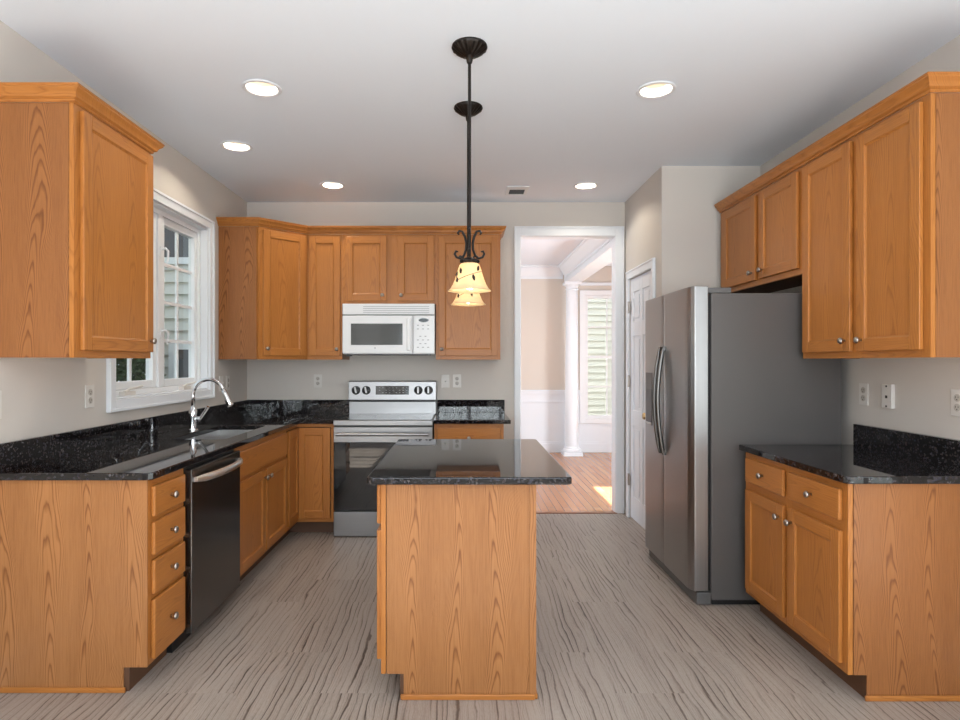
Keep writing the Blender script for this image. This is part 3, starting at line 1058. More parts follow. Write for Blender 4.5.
# corner base with a folding door on each inner face
c = thing('base_cabinet', 'oak corner base cabinet with a folding door between sink base and range', 'cabinet', (FXL, FYB, 0), RB, 'base cabinets')
L2 = -0.995 - FXL         # face toward camera, local x 0..L2
ly0 = 4.352 - FYB         # leg along the left wall, local y
o = MB().prism([(-DL, DB), (-DL, ly0), (-FR - 0.002, ly0), (-FR - 0.002, FR + 0.002), (L2 - 0.001, FR + 0.002), (L2 - 0.001, DB)], KICK, TOP)
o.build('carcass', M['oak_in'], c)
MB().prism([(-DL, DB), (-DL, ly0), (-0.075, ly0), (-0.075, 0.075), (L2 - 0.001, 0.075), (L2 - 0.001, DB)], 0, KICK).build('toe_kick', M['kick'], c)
m = MB()
m.box(0, L2, 0, FR, 0.832, TOP, 0).box(0, L2, 0, FR, KICK, 0.128, 0).box(L2 - 0.022, L2, -0.0004, FR, KICK, TOP, 1)
m.box(-FR, 0, ly0, FR, 0.832, TOP, 2).box(-FR, 0, ly0, FR, KICK, 0.128, 2)
m.build('face_frame', [M['oak_x'], M['oak_z'], M['oak_y']], c)
d = cab_door(c, 0.004, L2 - 0.026, 0.132, 0.828)
d2 = cab_door(c, ly0 + 0.01, -0.004 - FR * 0, 0.132, 0.828)
for q in (d2,):
    q.rotation_euler = (0, 0, RL)

# ---- base to the right of the range
c = thing('base_cabinet', 'oak base cabinet with one drawer between range and doorway', 'cabinet', (-0.222, FYB, 0), RB, 'base cabinets')
Wd = 0.533
base_body(c, 0, Wd, DB, 'hi')
face_frame(c, 0, Wd, KICK, TOP, [(0, 0.04), (Wd - 0.04, Wd + 0.003)], [(KICK, 0.14, 0, Wd), (0.64, 0.69, 0, Wd), (0.815, TOP, 0, Wd)])
drawer(c, 0.022, Wd - 0.022, 0.672, 0.827)
cab_door(c, 0.022, Wd / 2 - 0.002, 0.125, 0.648, (Wd / 2 - 0.03, 0.60))
cab_door(c, Wd / 2 + 0.002, Wd - 0.022, 0.125, 0.648, (Wd / 2 + 0.03, 0.60))

# ---- right base (local x = -world y, origin at the far end)
Wd = 3.225 - 2.372
c = thing('base_cabinet', 'oak base cabinet with two drawers over two doors beside the refrigerator', 'cabinet', (FXR, 3.225, 0), RR, 'base cabinets')
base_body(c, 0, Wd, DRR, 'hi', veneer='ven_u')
face_frame(c, 0, Wd, KICK, TOP, [(0, 0.04), (Wd / 2 - 0.03, Wd / 2 + 0.03), (Wd - 0.04, Wd + 0.003)],
           [(KICK, 0.14, 0, Wd), (0.65, 0.71, 0, Wd), (0.815, TOP, 0, Wd)])
for a, b, kx in ((0.030, Wd / 2 - 0.022, Wd / 2 - 0.052), (Wd / 2 + 0.022, Wd - 0.026, Wd / 2 + 0.052)):
    drawer(c, a, b, 0.702, 0.828)
    cab_door(c, a, b, 0.132, 0.660, (kx, 0.60))

# ---- island
c = thing('kitchen_island', 'oak island cabinet in the middle of the floor with a plain near end', 'island', (-0.325, 3.40, 0), -PI / 2, None)
# faces -X: local x = -world y ; local y = world x
Wd = 3.40 - 2.382
DI = 0.609
base_body(c, 0, Wd, DI, 'hi', notch=0.090)
face_frame(c, 0, Wd, KICK, TOP, [(0, 0.04), (Wd / 2 - 0.03, Wd / 2 + 0.03), (Wd - 0.04, Wd + 0.004)],
           [(KICK, 0.14, 0, Wd), (0.65, 0.71, 0, Wd), (0.815, TOP, 0, Wd)])
for a, b, kx in ((0.026, Wd / 2 - 0.022, Wd / 2 - 0.052), (Wd / 2 + 0.022, Wd - 0.012, Wd / 2 + 0.052)):
    drawer(c, a, b, 0.690, 0.846)
    cab_door(c, a, b, 0.150, 0.665, (kx, 0.60))
MB().box(-0.002, Wd + 0.002, DI, DI + 0.006, 0.0, TOP).build('back_panel', M['ven_z'], c)
MB().box(-0.002, Wd + 0.008, DI + 0.0005, DI + 0.012, 0.0, 0.022).build('shoe_molding', M['oak_x'], c, bevel=0.004)
MB().box(Wd + 0.004, Wd + 0.008, DI - 0.022, DI + 0.006, 0.022, TOP).build('corner_bead', M['ven_z'], c, bevel=0.001)

# ------------------------------------------------------------------ wall cabinets
UB, UT = 1.354, 2.392


def wall_body(parent, x0, x1, d, z0, z1, lo=False, hi=False):
    MB().box(x0 + 0.002, x1 - 0.002, FR + 0.002, d, z0 + 0.004, z1).build('carcass', M['oak_in'] if not (lo or hi) else M['oak_y'], parent)
    if lo:
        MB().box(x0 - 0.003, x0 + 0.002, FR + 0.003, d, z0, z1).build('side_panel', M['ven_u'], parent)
    if hi:
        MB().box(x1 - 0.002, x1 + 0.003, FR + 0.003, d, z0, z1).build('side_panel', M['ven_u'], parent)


CROWN = [(0.0, 0.0), (0.006, 0.0), (0.010, 0.004), (0.010, 0.010), (0.016, 0.013), (0.022, 0.016), (0.024, 0.024), (0.030, 0.033), (0.040, 0.042), (0.043, 0.045), (0.043, 0.051), (0.047, 0.054), (0.047, 0.060), (0.0, 0.060)]
FUL, FUR, FUB = -1.583, 1.835, 4.975

# near left upper
c = thing('wall_cabinet', 'oak single-door wall cabinet on the left wall nearest the camera', 'cabinet', (FUL, 2.445, 0), RL, 'wall cabinets')
Wd = 0.592
dd = FUL - XL - 0.003
wall_body(c, 0, Wd, dd, UB, UT, True, True)
face_frame(c, 0, Wd, UB, UT, [(-0.005, 0.045), (Wd - 0.045, Wd + 0.003)], [(UB, 1.40, 0.045, Wd - 0.045), (2.35, UT, 0.045, Wd - 0.045)])
cab_door(c, 0.032, Wd - 0.004, 1.385, 2.374, (Wd - 0.036, 1.44))
MB().sweep([(XL + 0.003, 2.440), (FUL, 2.440), (FUL, 3.042), (XL + 0.003, 3.042)], CROWN, UT, 1).build('crown_molding', M['oak_y'], c, world=True)

# corner diagonal upper
c = thing('wall_cabinet', 'oak diagonal corner wall cabinet between sink window and the back wall', 'cabinet', (-1.443, 4.83, 0), PI / 4, 'wall cabinets')
MB().prism([(XL + 0.003, YB - 0.003), (XL + 0.003, 4.682), (-1.606, 4.682), (-1.606, 4.70), (-1.311, 4.995), (-1.295, 4.995), (-1.295, YB - 0.003)], UB + 0.004, UT).build('carcass', M['oak_x'], c, world=True)
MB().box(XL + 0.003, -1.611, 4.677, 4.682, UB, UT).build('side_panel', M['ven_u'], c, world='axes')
hw = 0.212
m = MB()
m.box(-hw - 0.004, -hw + 0.045, -0.001, FR, UB, UT, 0).box(hw - 0.045, hw, -0.001, FR, UB, UT, 0)
m.box(-hw + 0.045, hw - 0.045, -0.0005, FR, UB, 1.40, 1).box(-hw + 0.045, hw - 0.045, -0.0005, FR, 2.35, UT, 1)
m.build('face_frame', [M['oak_z'], M['oak_x']], c)
cab_door(c, -hw + 0.030, hw - 0.022, 1.385, 2.372, (-hw + 0.056, 1.44))

# narrow upper
c = thing('wall_cabinet', 'narrow oak wall cabinet beside the microwave and corner cabinet', 'cabinet', (-1.291, FUB, 0), RB, 'wall cabinets')
Wd = 0.286
du = YB - FUB - 0.003
wall_body(c, 0, Wd, du, UB, UT, False, True)
face_frame(c, 0, Wd, UB, UT, [(0, 0.03), (Wd - 0.03, Wd + 0.003)], [(UB, 1.40, 0.03, Wd - 0.03), (2.35, UT, 0.03, Wd - 0.03)])
cab_door(c, 0.018, Wd - 0.010, 1.385, 2.372, (Wd - 0.036, 1.44))

# over the microwave
c = thing('wall_cabinet', 'short oak two-door wall cabinet above the white microwave', 'cabinet', (-1.001, FUB, 0), RB, 'wall cabinets')
Wd = 0.777
wall_body(c, 0, Wd, du, 1.815, UT)
face_frame(c, 0, Wd, 1.815, UT, [(0, 0.05), (Wd / 2 - 0.035, Wd / 2 + 0.090), (Wd - 0.03, Wd)], [(1.815, 1.86, 0, Wd), (2.35, UT, 0, Wd)])
cab_door(c, 0.032, 0.370, 1.840, 2.372, (0.336, 1.885))
cab_door(c, 0.458, Wd - 0.016, 1.840, 2.372, (0.490, 1.885))

# right of the microwave
c = thing('wall_cabinet', 'oak single-door wall cabinet behind the pendant lamps beside the doorway', 'cabinet', (-0.221, FUB, 0), RB, 'wall cabinets')
Wd = 0.528
wall_body(c, 0, Wd, du, UB, UT, True, True)
face_frame(c, 0, Wd, UB, UT, [(-0.003, 0.045), (Wd - 0.045, Wd + 0.003)], [(UB, 1.40, 0.045, Wd - 0.045), (2.35, UT, 0.045, Wd - 0.045)])
cab_door(c, 0.018, Wd - 0.018, 1.385, 2.372, (0.046, 1.44))

cm = MB().sweep([(XL + 0.003, 4.677), (-1.597, 4.677), (-1.292, 4.974), (0.310, 4.974), (0.310, YB - 0.003)], CROWN, UT + 0.001, 1)
tag(cm.build('crown_molding', M['oak_x']), 'oak crown molding along the tops of the back wall cabinets', 'molding')

# right tall upper
Wd = 3.234 - 2.358
dr_ = XR - FUR - 0.003
c = thing('wall_cabinet', 'tall oak two-door wall cabinet over the counter beside the refrigerator', 'cabinet', (FUR, 3.234, 0), RR, 'wall cabinets')
wall_body(c, 0, Wd, dr_, UB, UT, True, True)
face_frame(c, 0, Wd, UB, UT, [(-0.003, 0.045), (Wd / 2 - 0.035, Wd / 2 + 0.035), (Wd - 0.045, Wd + 0.004)], [(UB, 1.40, 0.045, Wd - 0.045), (2.35, UT, 0.045, Wd - 0.045)])
cab_door(c, 0.020, 0.414, 1.386, 2.374, (0.378, 1.436))
cab_door(c, 0.460, Wd - 0.030, 1.386, 2.374, (0.496, 1.436))

# above the refrigerator
Wd = 4.270 - 3.240
c = thing('wall_cabinet', 'short oak two-door wall cabinet above the refrigerator', 'cabinet', (FUR, 4.270, 0), RR, 'wall cabinets')
wall_body(c, 0, Wd, dr_, 1.812, UT)
face_frame(c, 0, Wd, 1.812, UT, [(0, 0.07), (Wd / 2 - 0.05, Wd / 2 + 0.05), (Wd - 0.04, Wd)], [(1.812, 1.86, 0, Wd), (2.35, UT, 0, Wd)])
cab_door(c, 0.070, 0.530, 1.846, 2.374, (0.492, 1.895))
cab_door(c, 0.585, Wd - 0.028, 1.846, 2.374, (0.625, 1.895))
cm = MB().sweep([(XR - 0.003, 2.354), (FUR, 2.354), (FUR, 4.272)], CROWN, UT + 0.001, -1)
tag(cm.build('crown_molding', M['oak_y']), 'oak crown molding along the tops of the right wall cabinets', 'molding')

# ------------------------------------------------------------------ countertops
CT0, CT1 = 0.860, 0.890
SX0, SX1, SY0, SY1 = -1.705, -1.375, 3.45, 4.21


def rrect(x0, x1, y0, y1, r, n=5):
    pts = []
    for cx, cy, a0 in ((x1 - r, y1 - r, 0), (x0 + r, y1 - r, PI / 2), (x0 + r, y0 + r, PI), (x1 - r, y0 + r, 1.5 * PI)):
        for i in range(n + 1):
            a = a0 + PI / 2 * i / n
            pts.append((cx + r * math.cos(a), cy + r * math.sin(a)))
    return pts


ct = thing('countertop', 'black granite L-shaped countertop holding the sink', 'countertop', (-1.58, 3.4, CT0), 0, 'granite countertops')
ol = [(XL + 0.002, 2.405), (-1.288, 2.405), (-1.266, 2.411), (-1.253, 2.426), (-1.250, 2.445), (-1.250, 4.592), (-0.992, 4.592), (-0.992, YB - 0.002), (XL + 0.002, YB - 0.002)]
s = MB().slab([ol, rrect(SX0, SX1, SY0, SY1, 0.05)], CT0, CT1)
s.build('slab', M['granite'], ct, world=True, bevel=0.004)
MB().prism([(XL + 0.002, 2.405), (XL + 0.022, 2.405), (XL + 0.022, YB - 0.022), (-0.992, YB - 0.022), (-0.992, YB - 0.002), (XL + 0.002, YB - 0.002)], CT1, 1.001).build('backsplash', M['granite'], ct, world=True, bevel=0.002)

ct = thing('countertop', 'short black granite countertop between range and doorway', 'countertop', (0.05, 4.95, CT0), 0, 'granite countertops')
MB().box(-0.226, 0.366, 4.592, YB - 0.002, CT0, CT1).build('slab', M['granite'], ct, world=True, bevel=0.004)
MB().box(-0.226, 0.366, YB - 0.022, YB - 0.002, CT1, 1.001).build('backsplash', M['granite'], ct, world=True, bevel=0.002)

ct = thing('countertop', 'black granite countertop beside the refrigerator', 'countertop', (1.8, 2.8, CT0), 0, 'granite countertops')
MB().prism([(1.49, 3.242), (1.49, 2.35), (1.505, 2.337), (XR - 0.002, 2.337), (XR - 0.002, 3.242)], CT0, CT1).build('slab', M['granite'], ct, world=True, bevel=0.004)
MB().box(XR - 0.032, XR - 0.002, 2.337, 3.242, CT1, 1.001).build('backsplash', M['granite'], ct, world=True, bevel=0.002)

ct = thing('countertop', 'black granite countertop overhanging the island cabinet', 'countertop', (0.025, 2.9, CT0), 0, 'granite countertops')
MB().prism(rrect(-0.374, 0.424, 2.320, 3.470, 0.022, 4), CT0, CT1).build('slab', M['granite'], ct, world=True, bevel=0.006, seg=3)

# ------------------------------------------------------------------ sink and faucet
sk = thing('sink', 'double-bowl stainless sink set under the L-shaped granite counter', 'sink', (-1.555, 3.83, 0.66))
ymid = (SY0 + SY1) / 2
for a, b in ((SY0 - 0.004, ymid - 0.012), (ymid + 0.012, SY1 + 0.004)):
    m = MB()
    x0, x1, z0, z1 = SX0 - 0.004, SX1 + 0.004, 0.68, 0.8585
    t = 0.003
    m.box(x0, x1, a, b, z0, z0 + t)
    m.box(x0, x0 + t, a, b, z0 + t, z1).box(x1 - t, x1, a, b, z0 + t, z1)
    m.box(x0 + t, x1 - t, a, a + t, z0 + t, z1).box(x0 + t, x1 - t, b - t, b, z0 + t, z1)
    bo = m.build('bowl', M['sinksteel'], sk, world=True)
    MB().lathe([(0.0, 0.0), (0.042, 0.0), (0.042, 0.004), (0.03, 0.005), (0.0, 0.002)], Matrix.Translation(((x0 + x1) / 2 + 1.555, (a + b) / 2 - 3.83, 0.683 - 0.66)), 20).build('drain', M['chrome'], bo, smooth=True)
MB().box(SX0 - 0.004, SX1 + 0.004, ymid - 0.012, ymid + 0.012, 0.78, 0.845).build('divider', M['sinksteel'], sk, world=True, bevel=0.004)

fa = thing('faucet', 'chrome gooseneck pull-down faucet standing behind the sink', 'faucet', (-1.757, 3.905, CT1))
MB().lathe([(0.030, 0.0), (0.030, 0.006), (0.024, 0.012), (0.022, 0.05), (0.025, 0.09), (0.026, 0.125), (0.019, 0.145), (0.0145, 0.155)], None, 24).build('body', M['chrome'], fa, smooth=True)
pts = [(0, 0, 0.15), (0, 0, 0.22)]
for i in range(0, 15):
    a = PI - PI * 0.90 * i / 14
    pts.append((0.102 + 0.102 * math.cos(a), 0, 0.230 + 0.102 * math.sin(a)))
MB().tube(pts, 0.0125, 14).build('spout', M['chrome'], fa, smooth='all')
e0 = Vector(pts[-1])
dv = (Vector(pts[-1]) - Vector(pts[-2])).normalized()
MB().tube([e0, e0 + dv * 0.02, e0 + dv * 0.06, e0 + dv * 0.105, e0 + dv * 0.115], [0.0145, 0.0165, 0.018, 0.0235, 0.019], 16).build('spray_head', M['chrome'], fa, smooth='all')
hd = MB()
hd.tube([(0.022, 0, 0.075), (0.048, 0, 0.072)], 0.016, 14)
hd.tube([(0.044, 0, 0.075), (0.06, -0.002, 0.095), (0.085, -0.004, 0.13), (0.10, -0.005, 0.155)], [0.010, 0.009, 0.010, 0.012], 12)
hd.build('handle', M['chrome'], fa, smooth=True)

# ------------------------------------------------------------------ dishwasher
dwt = thing('dishwasher', 'black stainless dishwasher between drawer cabinet and sink base', 'dishwasher', (FXL, 2.751, 0), RL)
Wd = 0.603
MB().box(0.003, Wd - 0.003, 0.0, DL, 0.10, 0.856).build('body', M['black'], dwt)
MB().box(0.003, Wd - 0.003, 0.055, 0.5, 0.0, 0.10).build('toe_kick', M['black'], dwt)
MB().box(0.003, Wd - 0.003, -0.036, -0.001, 0.086, 0.842).build('door', [M['blksteel']], dwt, bevel=0.004)
h = MB()
pts = []
for i in range(13):
    t = i / 12
    pts.append((0.03 + t * (Wd - 0.06), -0.046 - 0.042 * math.sin(PI * t) ** 0.6, 0.792))
h.tube(pts, [0.012] + [0.018] * 11 + [0.012], 14, flat=0.7)
for x in (0.032, Wd - 0.032):
    h.box(x - 0.012, x + 0.012, -0.052, -0.0365, 0.782, 0.802)
h.build('handle', simple('pale_satin_steel', (0.80, 0.79, 0.78), 0.30, 1.0), dwt, smooth=True)

# ------------------------------------------------------------------ range
rg = thing('range', 'stainless electric range with black glass oven door under the microwave', 'range', (-0.6085, 4.560, 0), 0)
hw = 0.378
MB().box(-hw, hw, 0.045, 0.70, 0.025, 0.868).build('body', M['grille'], rg)
MB().box(-hw, hw, 0.012, 0.62, 0.868, 0.884).build('cooktop_frame', M['steel_x'], rg, bevel=0.003)
ck = MB().box(-hw + 0.012, hw - 0.012, 0.05, 0.612, 0.884, 0.890).build('cooktop', M['glassblk'], rg)
for (x, y, r) in ((-0.19, 0.19, 0.11), (0.19, 0.19, 0.085), (-0.19, 0.45, 0.08), (0.19, 0.45, 0.11)):
    MB().lathe([(r - 0.003, 0.890), (r - 0.003, 0.8904), (r, 0.8904), (r, 0.890)], Matrix.Translation((x, y, 0)), 40, cap=False).build('burner_ring', M['mw_grey'], ck)
# front trim strip, door, drawer
MB().box(-hw, hw, 0.0, 0.04, 0.850, 0.890).build('front_trim', M['steel_x'], rg, bevel=0.004)
od = MB().box(-hw + 0.002, hw - 0.002, 0.004, 0.043, 0.722, 0.838).build('oven_door', M['steel_x'], rg, bevel=0.003)
MB().box(-hw + 0.002, hw - 0.002, 0.004, 0.043, 0.202, 0.7215).build('door_glass', M['glassblk'], od, bevel=0.002)
hn = MB().tube([(-hw + 0.03, -0.046, 0.788), (hw - 0.03, -0.046, 0.788)], 0.013, 16)
for x in (-hw + 0.055, hw - 0.055):
    hn.box(x - 0.012, x + 0.012, -0.040, 0.004, 0.778, 0.798)
hn.build('handle', M['steel_x'], od, smooth=True)
MB().box(-hw + 0.002, hw - 0.002, 0.004, 0.043, 0.006, 0.194).build('storage_drawer', M['steel_x'], rg, bevel=0.004)
MB().box(-hw + 0.01, hw - 0.01, 0.03, 0.60, 0.0, 0.022).build('plinth', M['black'], rg)
# back guard
MB().box(-hw + 0.002, hw - 0.002, 0.628, 0.70, 0.884, 0.990).build('back_guard', M['steel_x'], rg, bevel=0.003)
MB().box(-hw + 0.006, hw - 0.006, 0.634, 0.70, 0.990, 1.008).build('vent_slot', M['black'], rg)
cp = MB()
cp.prism([(0.598, 1.008), (0.612, 1.164), (0.630, 1.170), (0.70, 1.170), (0.70, 1.008)], -hw + 0.001, hw - 0.001, 0, Matrix(((0, 0, 1, 0), (1, 0, 0, 0), (0, 1, 0, 0), (0, 0, 0, 1))))
cpo = cp.build('control_panel', M['steel_x'], rg, bevel=0.003)


def on_panel(x, z):
    return Matrix.Translation((x, 0.598 + (z - 1.008) * 0.09, z)) @ Matrix.Rotation(PI / 2 - 0.09, 4, 'X')


MB().prism([(-0.143, -0.038), (0.143, -0.038), (0.143, 0.038), (-0.143, 0.038)], -0.002, 0.003, 0, on_panel(0, 1.090)).build('display', M['glassblk'], cpo)
dg = MB()
for i in range(9):
    for j in range(3):
        if (i * 3 + j * 5) % 4 == 0:
            continue
        x = -0.115 + i * 0.029
        z = -0.022 + j * 0.021
        dg.prism([(x, z), (x + 0.011, z), (x + 0.011, z + 0.003), (x, z + 0.003)], 0.003, 0.0035, 0, on_panel(0, 1.090))
dg.build('key_marks', M['mw_grey'], cpo)
for x in (-0.312, -0.224, 0.224, 0.312):
    k = MB()
    k.lathe([(0.037, 0.0), (0.037, 0.004), (0.033, 0.007), (0.031, 0.028), (0.026, 0.031), (0.0, 0.031)], on_panel(x, 1.090), 28, 0)
    ko = k.build('knob', M['black'], cpo, smooth=True)
    MB().prism([(-0.008, -0.029), (0.008, -0.029), (0.008, 0.029), (-0.008, 0.029)], 0.030, 0.040, 0, on_panel(x, 1.090) @ Matrix.Rotation(0.25 if x < 0 else 0, 4, 'Z')).build('grip', M['steel_z'], ko, bevel=0.003)

# ------------------------------------------------------------------ microwave
mw = thing('microwave', 'white over-the-range microwave under the short oak wall cabinet', 'microwave', (-0.6085, 4.90, 1.393), 0)
hw = 0.377
D = YB - 4.90 - 0.004
MB().box(-hw, hw, 0.03, D, 0.006, 0.418).build('body', M['mw'], mw)
vg = MB().box(-hw, hw, 0.002, 0.03, 0.330, 0.418)
vo = vg.build('vent_grille', M['mw'], mw, bevel=0.006)
sl = MB()
for i in range(4):
    z = 0.345 + i * 0.016
    sl.box(-hw + 0.17, hw - 0.045, 0.0005, 0.003, z, z + 0.004)
sl.build('louver', M['mw_grey'], vo)
MB().box(-hw, hw, 0.016, 0.03, 0.322, 0.330).build('shadow_gap', M['mw_grey'], mw)
do = MB().box(-hw, 0.198, 0.0, 0.03, 0.010, 0.320).build('door', M['mw'], mw, bevel=0.006)
MB().box(-hw + 0.070, 0.115, -0.0008, 0.004, 0.080, 0.255).build('door_window', M['mwglass'], do)
MB().box(0.150, 0.186, -0.020, 0.0, 0.035, 0.300).build('door_handle', M['mw'], do, bevel=0.008, seg=3)
cpn = MB().box(0.202, hw, 0.0, 0.03, 0.010, 0.320).build('control_panel', M['mw'], mw, bevel=0.005)
MB().lathe([(1.0, 0.0), (1.0, 0.0012)], Matrix.Translation((0.287, 0.0, 0.282)) @ RX90 @ Matrix.Diagonal((0.042, 0.016, 1, 1)), 28).build('display', M['glassblk'], cpn)
bt = MB()
for j in range(7):
    if j == 2:
        continue
    for i in range(3 if j % 2 == 0 or j < 2 else 2):
        x = (0.232 if (j % 2 == 0 or j < 2) else 0.252) + i * 0.042
        z = 0.238 - j * 0.030
        bt.box(x, x + 0.016, -0.0008, 0.001, z, z + 0.006)
bt.build('button', M['mw_grey'], cpn)
MB().lathe([(0.006, 0), (0.006, 0.001)], Matrix.Translation((-0.11, 0.0, 0.055)) @ RX90, 12).build('badge', M['mw_grey'], do)
un = MB().box(-hw + 0.06, hw - 0.05, 0.05, D - 0.02, -0.003, 0.006)
un.box(-hw + 0.02, -hw + 0.06, 0.06, 0.12, -0.012, 0.006)  # small dark block under the left end, apart from the filter
un.build('grease_filter', M['black'], mw)

# ------------------------------------------------------------------ refrigerator (local x = -world y)
fg = thing('refrigerator', 'stainless side-by-side refrigerator with grey sides beside the pantry door', 'refrigerator', (1.36, 4.127, 0), RR)
Wd = 0.842
MB().box(0.0, Wd, 0.0, 0.715, 0.03, 1.713).build('body', M['grey_side'], fg, bevel=0.004)
MB().box(0.02, Wd - 0.02, 0.01, 0.69, 0.0, 0.03).build('base', M['black'], fg)
MB().box(0.012, Wd - 0.012, -0.016, -0.0005, 0.08, 1.705).build('gasket', M['gasket'], fg)
SPL = 4.127 - 3.735


def fdoor(x0, x1, hx):
    d = MB()
    f = -0.112
    b = -0.0165
    prof = [(x0, b)]
    r0, r1 = (0.006, 0.004) if x0 < 0.1 else (0.004, 0.022)
    for i in range(15):
        t = i / 14
        x = x0 + (x1 - x0) * (0.5 - 0.5 * math.cos(PI * t))
        e0, e1 = (x - x0) / 0.035, (x1 - x) / 0.06
        prof.append((x, f + r0 * max(0, 1 - e0) ** 2 + r1 * max(0, 1 - e1) ** 2))
    prof.append((x1, b))
    d.prism(prof, 0.078, 1.752)
    o = d.build('door', M['steel_z'], fg, bevel=0.003)
    h = MB()
    pts = []
    for i in range(17):
        t = i / 16
        pts.append((hx, f - 0.010 - 0.036 * math.sin(PI * t) ** 0.85, 0.765 + t * 0.662))
    h.tube(pts, [0.009, 0.011] + [0.0125] * 13 + [0.011, 0.009], 12, flat=0.8)
    for z in (0.775, 1.417):
        h.box(hx - 0.01, hx + 0.01, f - 0.016, f + 0.001, z - 0.012, z + 0.012)
    h.build('handle', M['darksteel'], o, smooth=True)
    return o


fz = fdoor(0.002, SPL - 0.002, SPL - 0.034)
ff = fdoor(SPL + 0.002, Wd - 0.002, SPL + 0.034)
dp = MB().box(0.04, 0.175, -0.1155, -0.105, 0.915, 1.265).build('dispenser', M['grille'], fz, bevel=0.004)
MB().box(0.05, 0.165, -0.1165, -0.1145, 0.935, 1.155).build('dispenser_recess', M['black'], dp)
MB().box(0.05, 0.165, -0.122, -0.1145, 0.920, 0.933).build('drip_tray', M['nickel'], dp)
MB().box(0.0, Wd, -0.080, -0.001, 0.004, 0.072).build('grille', M['grille'], fg, bevel=0.006)
for x0, x1 in ((0.004, 0.075), (Wd - 0.075, Wd - 0.004)):
    MB().box(x0, x1, -0.062, 0.112, 1.7135, 1.744).build('hinge_cover', M['grille'], fg, bevel=0.004)

# ------------------------------------------------------------------ pendants
def pendant(loc, label):
    p = thing('pendant_light', label, 'pendant light', loc, 0, 'pendant lights over the island')
    z = ZC - loc[2]

    def flute(k, a):
        return 1 + (0.075 * math.cos(18 * a) if 2 <= k <= 5 else 0)
    MB().lathe([(0.078, z), (0.080, z - 0.008), (0.072, z - 0.016), (0.060, z - 0.026), (0.044, z - 0.038), (0.028, z - 0.046), (0.016, z - 0.050), (0.012, z - 0.075), (0.008, z - 0.080)], None, 72, mod=flute).build('canopy', M['bronze'], p, smooth='all')
    z0 = 1.785 - loc[2]
    MB().tube([(0, 0, z0), (0, 0, z - 0.075)], 0.0072, 12).build('rod', M['bronze'], p, smooth=True)
    sp = [(0.046, 0.118), (0.052, 0.126), (0.046, 0.136), (0.032, 0.132), (0.020, 0.108), (0.014, 0.080), (0.016, 0.050), (0.026, 0.024), (0.042, 0.013), (0.058, 0.018), (0.066, 0.032), (0.060, 0.045), (0.050, 0.042)]
    for k in range(4):
        a = k * PI / 2
        MB().tube([(r * math.cos(a), r * math.sin(a), z0 + h) for r, h in sp], [0.003] + [0.0056] * 11 + [0.003], 8).build('scroll', M['bronze'], p, smooth='all')
    MB().lathe([(0.008, z0 + 0.02), (0.020, z0 + 0.014), (0.040, z0 + 0.006), (0.043, z0 - 0.002), (0.036, z0 - 0.010), (0.02, z0 - 0.012)], None, 48,
               mod=lambda k, a: 1 + (0.10 * math.cos(9 * a) if 1 < k < 5 else 0)).build('shade_holder', M['bronze'], p, smooth='all')
    zr = 1.652 - loc[2]
    prof = [(0.038, 0.122), (0.045, 0.116), (0.051, 0.098), (0.058, 0.075), (0.066, 0.050), (0.075, 0.028), (0.086, 0.010), (0.097, 0.0)]

    def rad(h):
        for (r1, h1), (r2, h2) in zip(prof, prof[1:]):
            if h2 <= h <= h1:
                return r1 + (r2 - r1) * (h1 - h) / (h1 - h2)
        return 0.05
    inner = [(r - 0.004, h) for r, h in prof][::-1]
    so = MB().lathe([(r, zr + h) for r, h in prof] + [(r, zr + h) for r, h in inner], None, 48, cap=False).build('shade', M['shade'], p, smooth='all')
    vine = MB()
    pts = []
    for i in range(40):
        a = -2.6 + i * 0.105
        h = 0.040 + 0.048 * math.sin(i * 0.055)
        r = rad(h) + 0.0005
        pts.append((r * math.cos(a), r * math.sin(a), zr + h))
    vine.tube(pts, 0.0011, 6)
    for i, (a, h, tl) in enumerate(((-1.30, 0.052, 0.1), (-2.5, 0.045, 0.6), (-0.75, 0.096, -0.6), (-2.35, 0.085, 0.4), (0.6, 0.06, 0.2), (1.8, 0.07, -0.4), (-2.75, 0.07, 0.3))):
        outl = []
        for u, v in ((0, 0.0165), (0.006, 0.007), (0.0068, -0.002), (0.0036, -0.011), (0, -0.0155), (-0.0036, -0.011), (-0.0068, -0.002), (-0.006, 0.007)):
            uu = u * math.cos(tl) - v * math.sin(tl)
            vv = u * math.sin(tl) + v * math.cos(tl)
            r = rad(h + vv)
            outl.append((r, a + uu / r, h + vv))
        lo = [vine.bm.verts.new((r * math.cos(b), r * math.sin(b), zr + h2)) for r, b, h2 in outl]
        hi = [vine.bm.verts.new(((r + 0.0012) * math.cos(b), (r + 0.0012) * math.sin(b), zr + h2)) for r, b, h2 in outl]
        vine.bm.faces.new(hi)
        for q in range(8):
            w_ = (q + 1) % 8
            vine.bm.faces.new((lo[q], lo[w_], hi[w_], hi[q]))
    vine.build('vine', M['bronze'], so)
    MB().lathe([(0.0, 0.006), (0.018, 0.012), (0.029, 0.030), (0.030, 0.044), (0.022, 0.064), (0.014, 0.082), (0.014, 0.115), (0.0, 0.116)], Matrix.Translation((0, 0, zr)), 20).build('bulb', M['bulb'], p, smooth='all')
    return p


def bulb_lamp(name, loc, e, r):
    d = bpy.data.lights.new(name, 'POINT')
    d.energy = e
    d.color = (1.0, 0.80, 0.52)
    d.shadow_soft_size = r
    o = bpy.data.objects.new(name, d)
    C.objects.link(o)
    o.location = loc
    return o


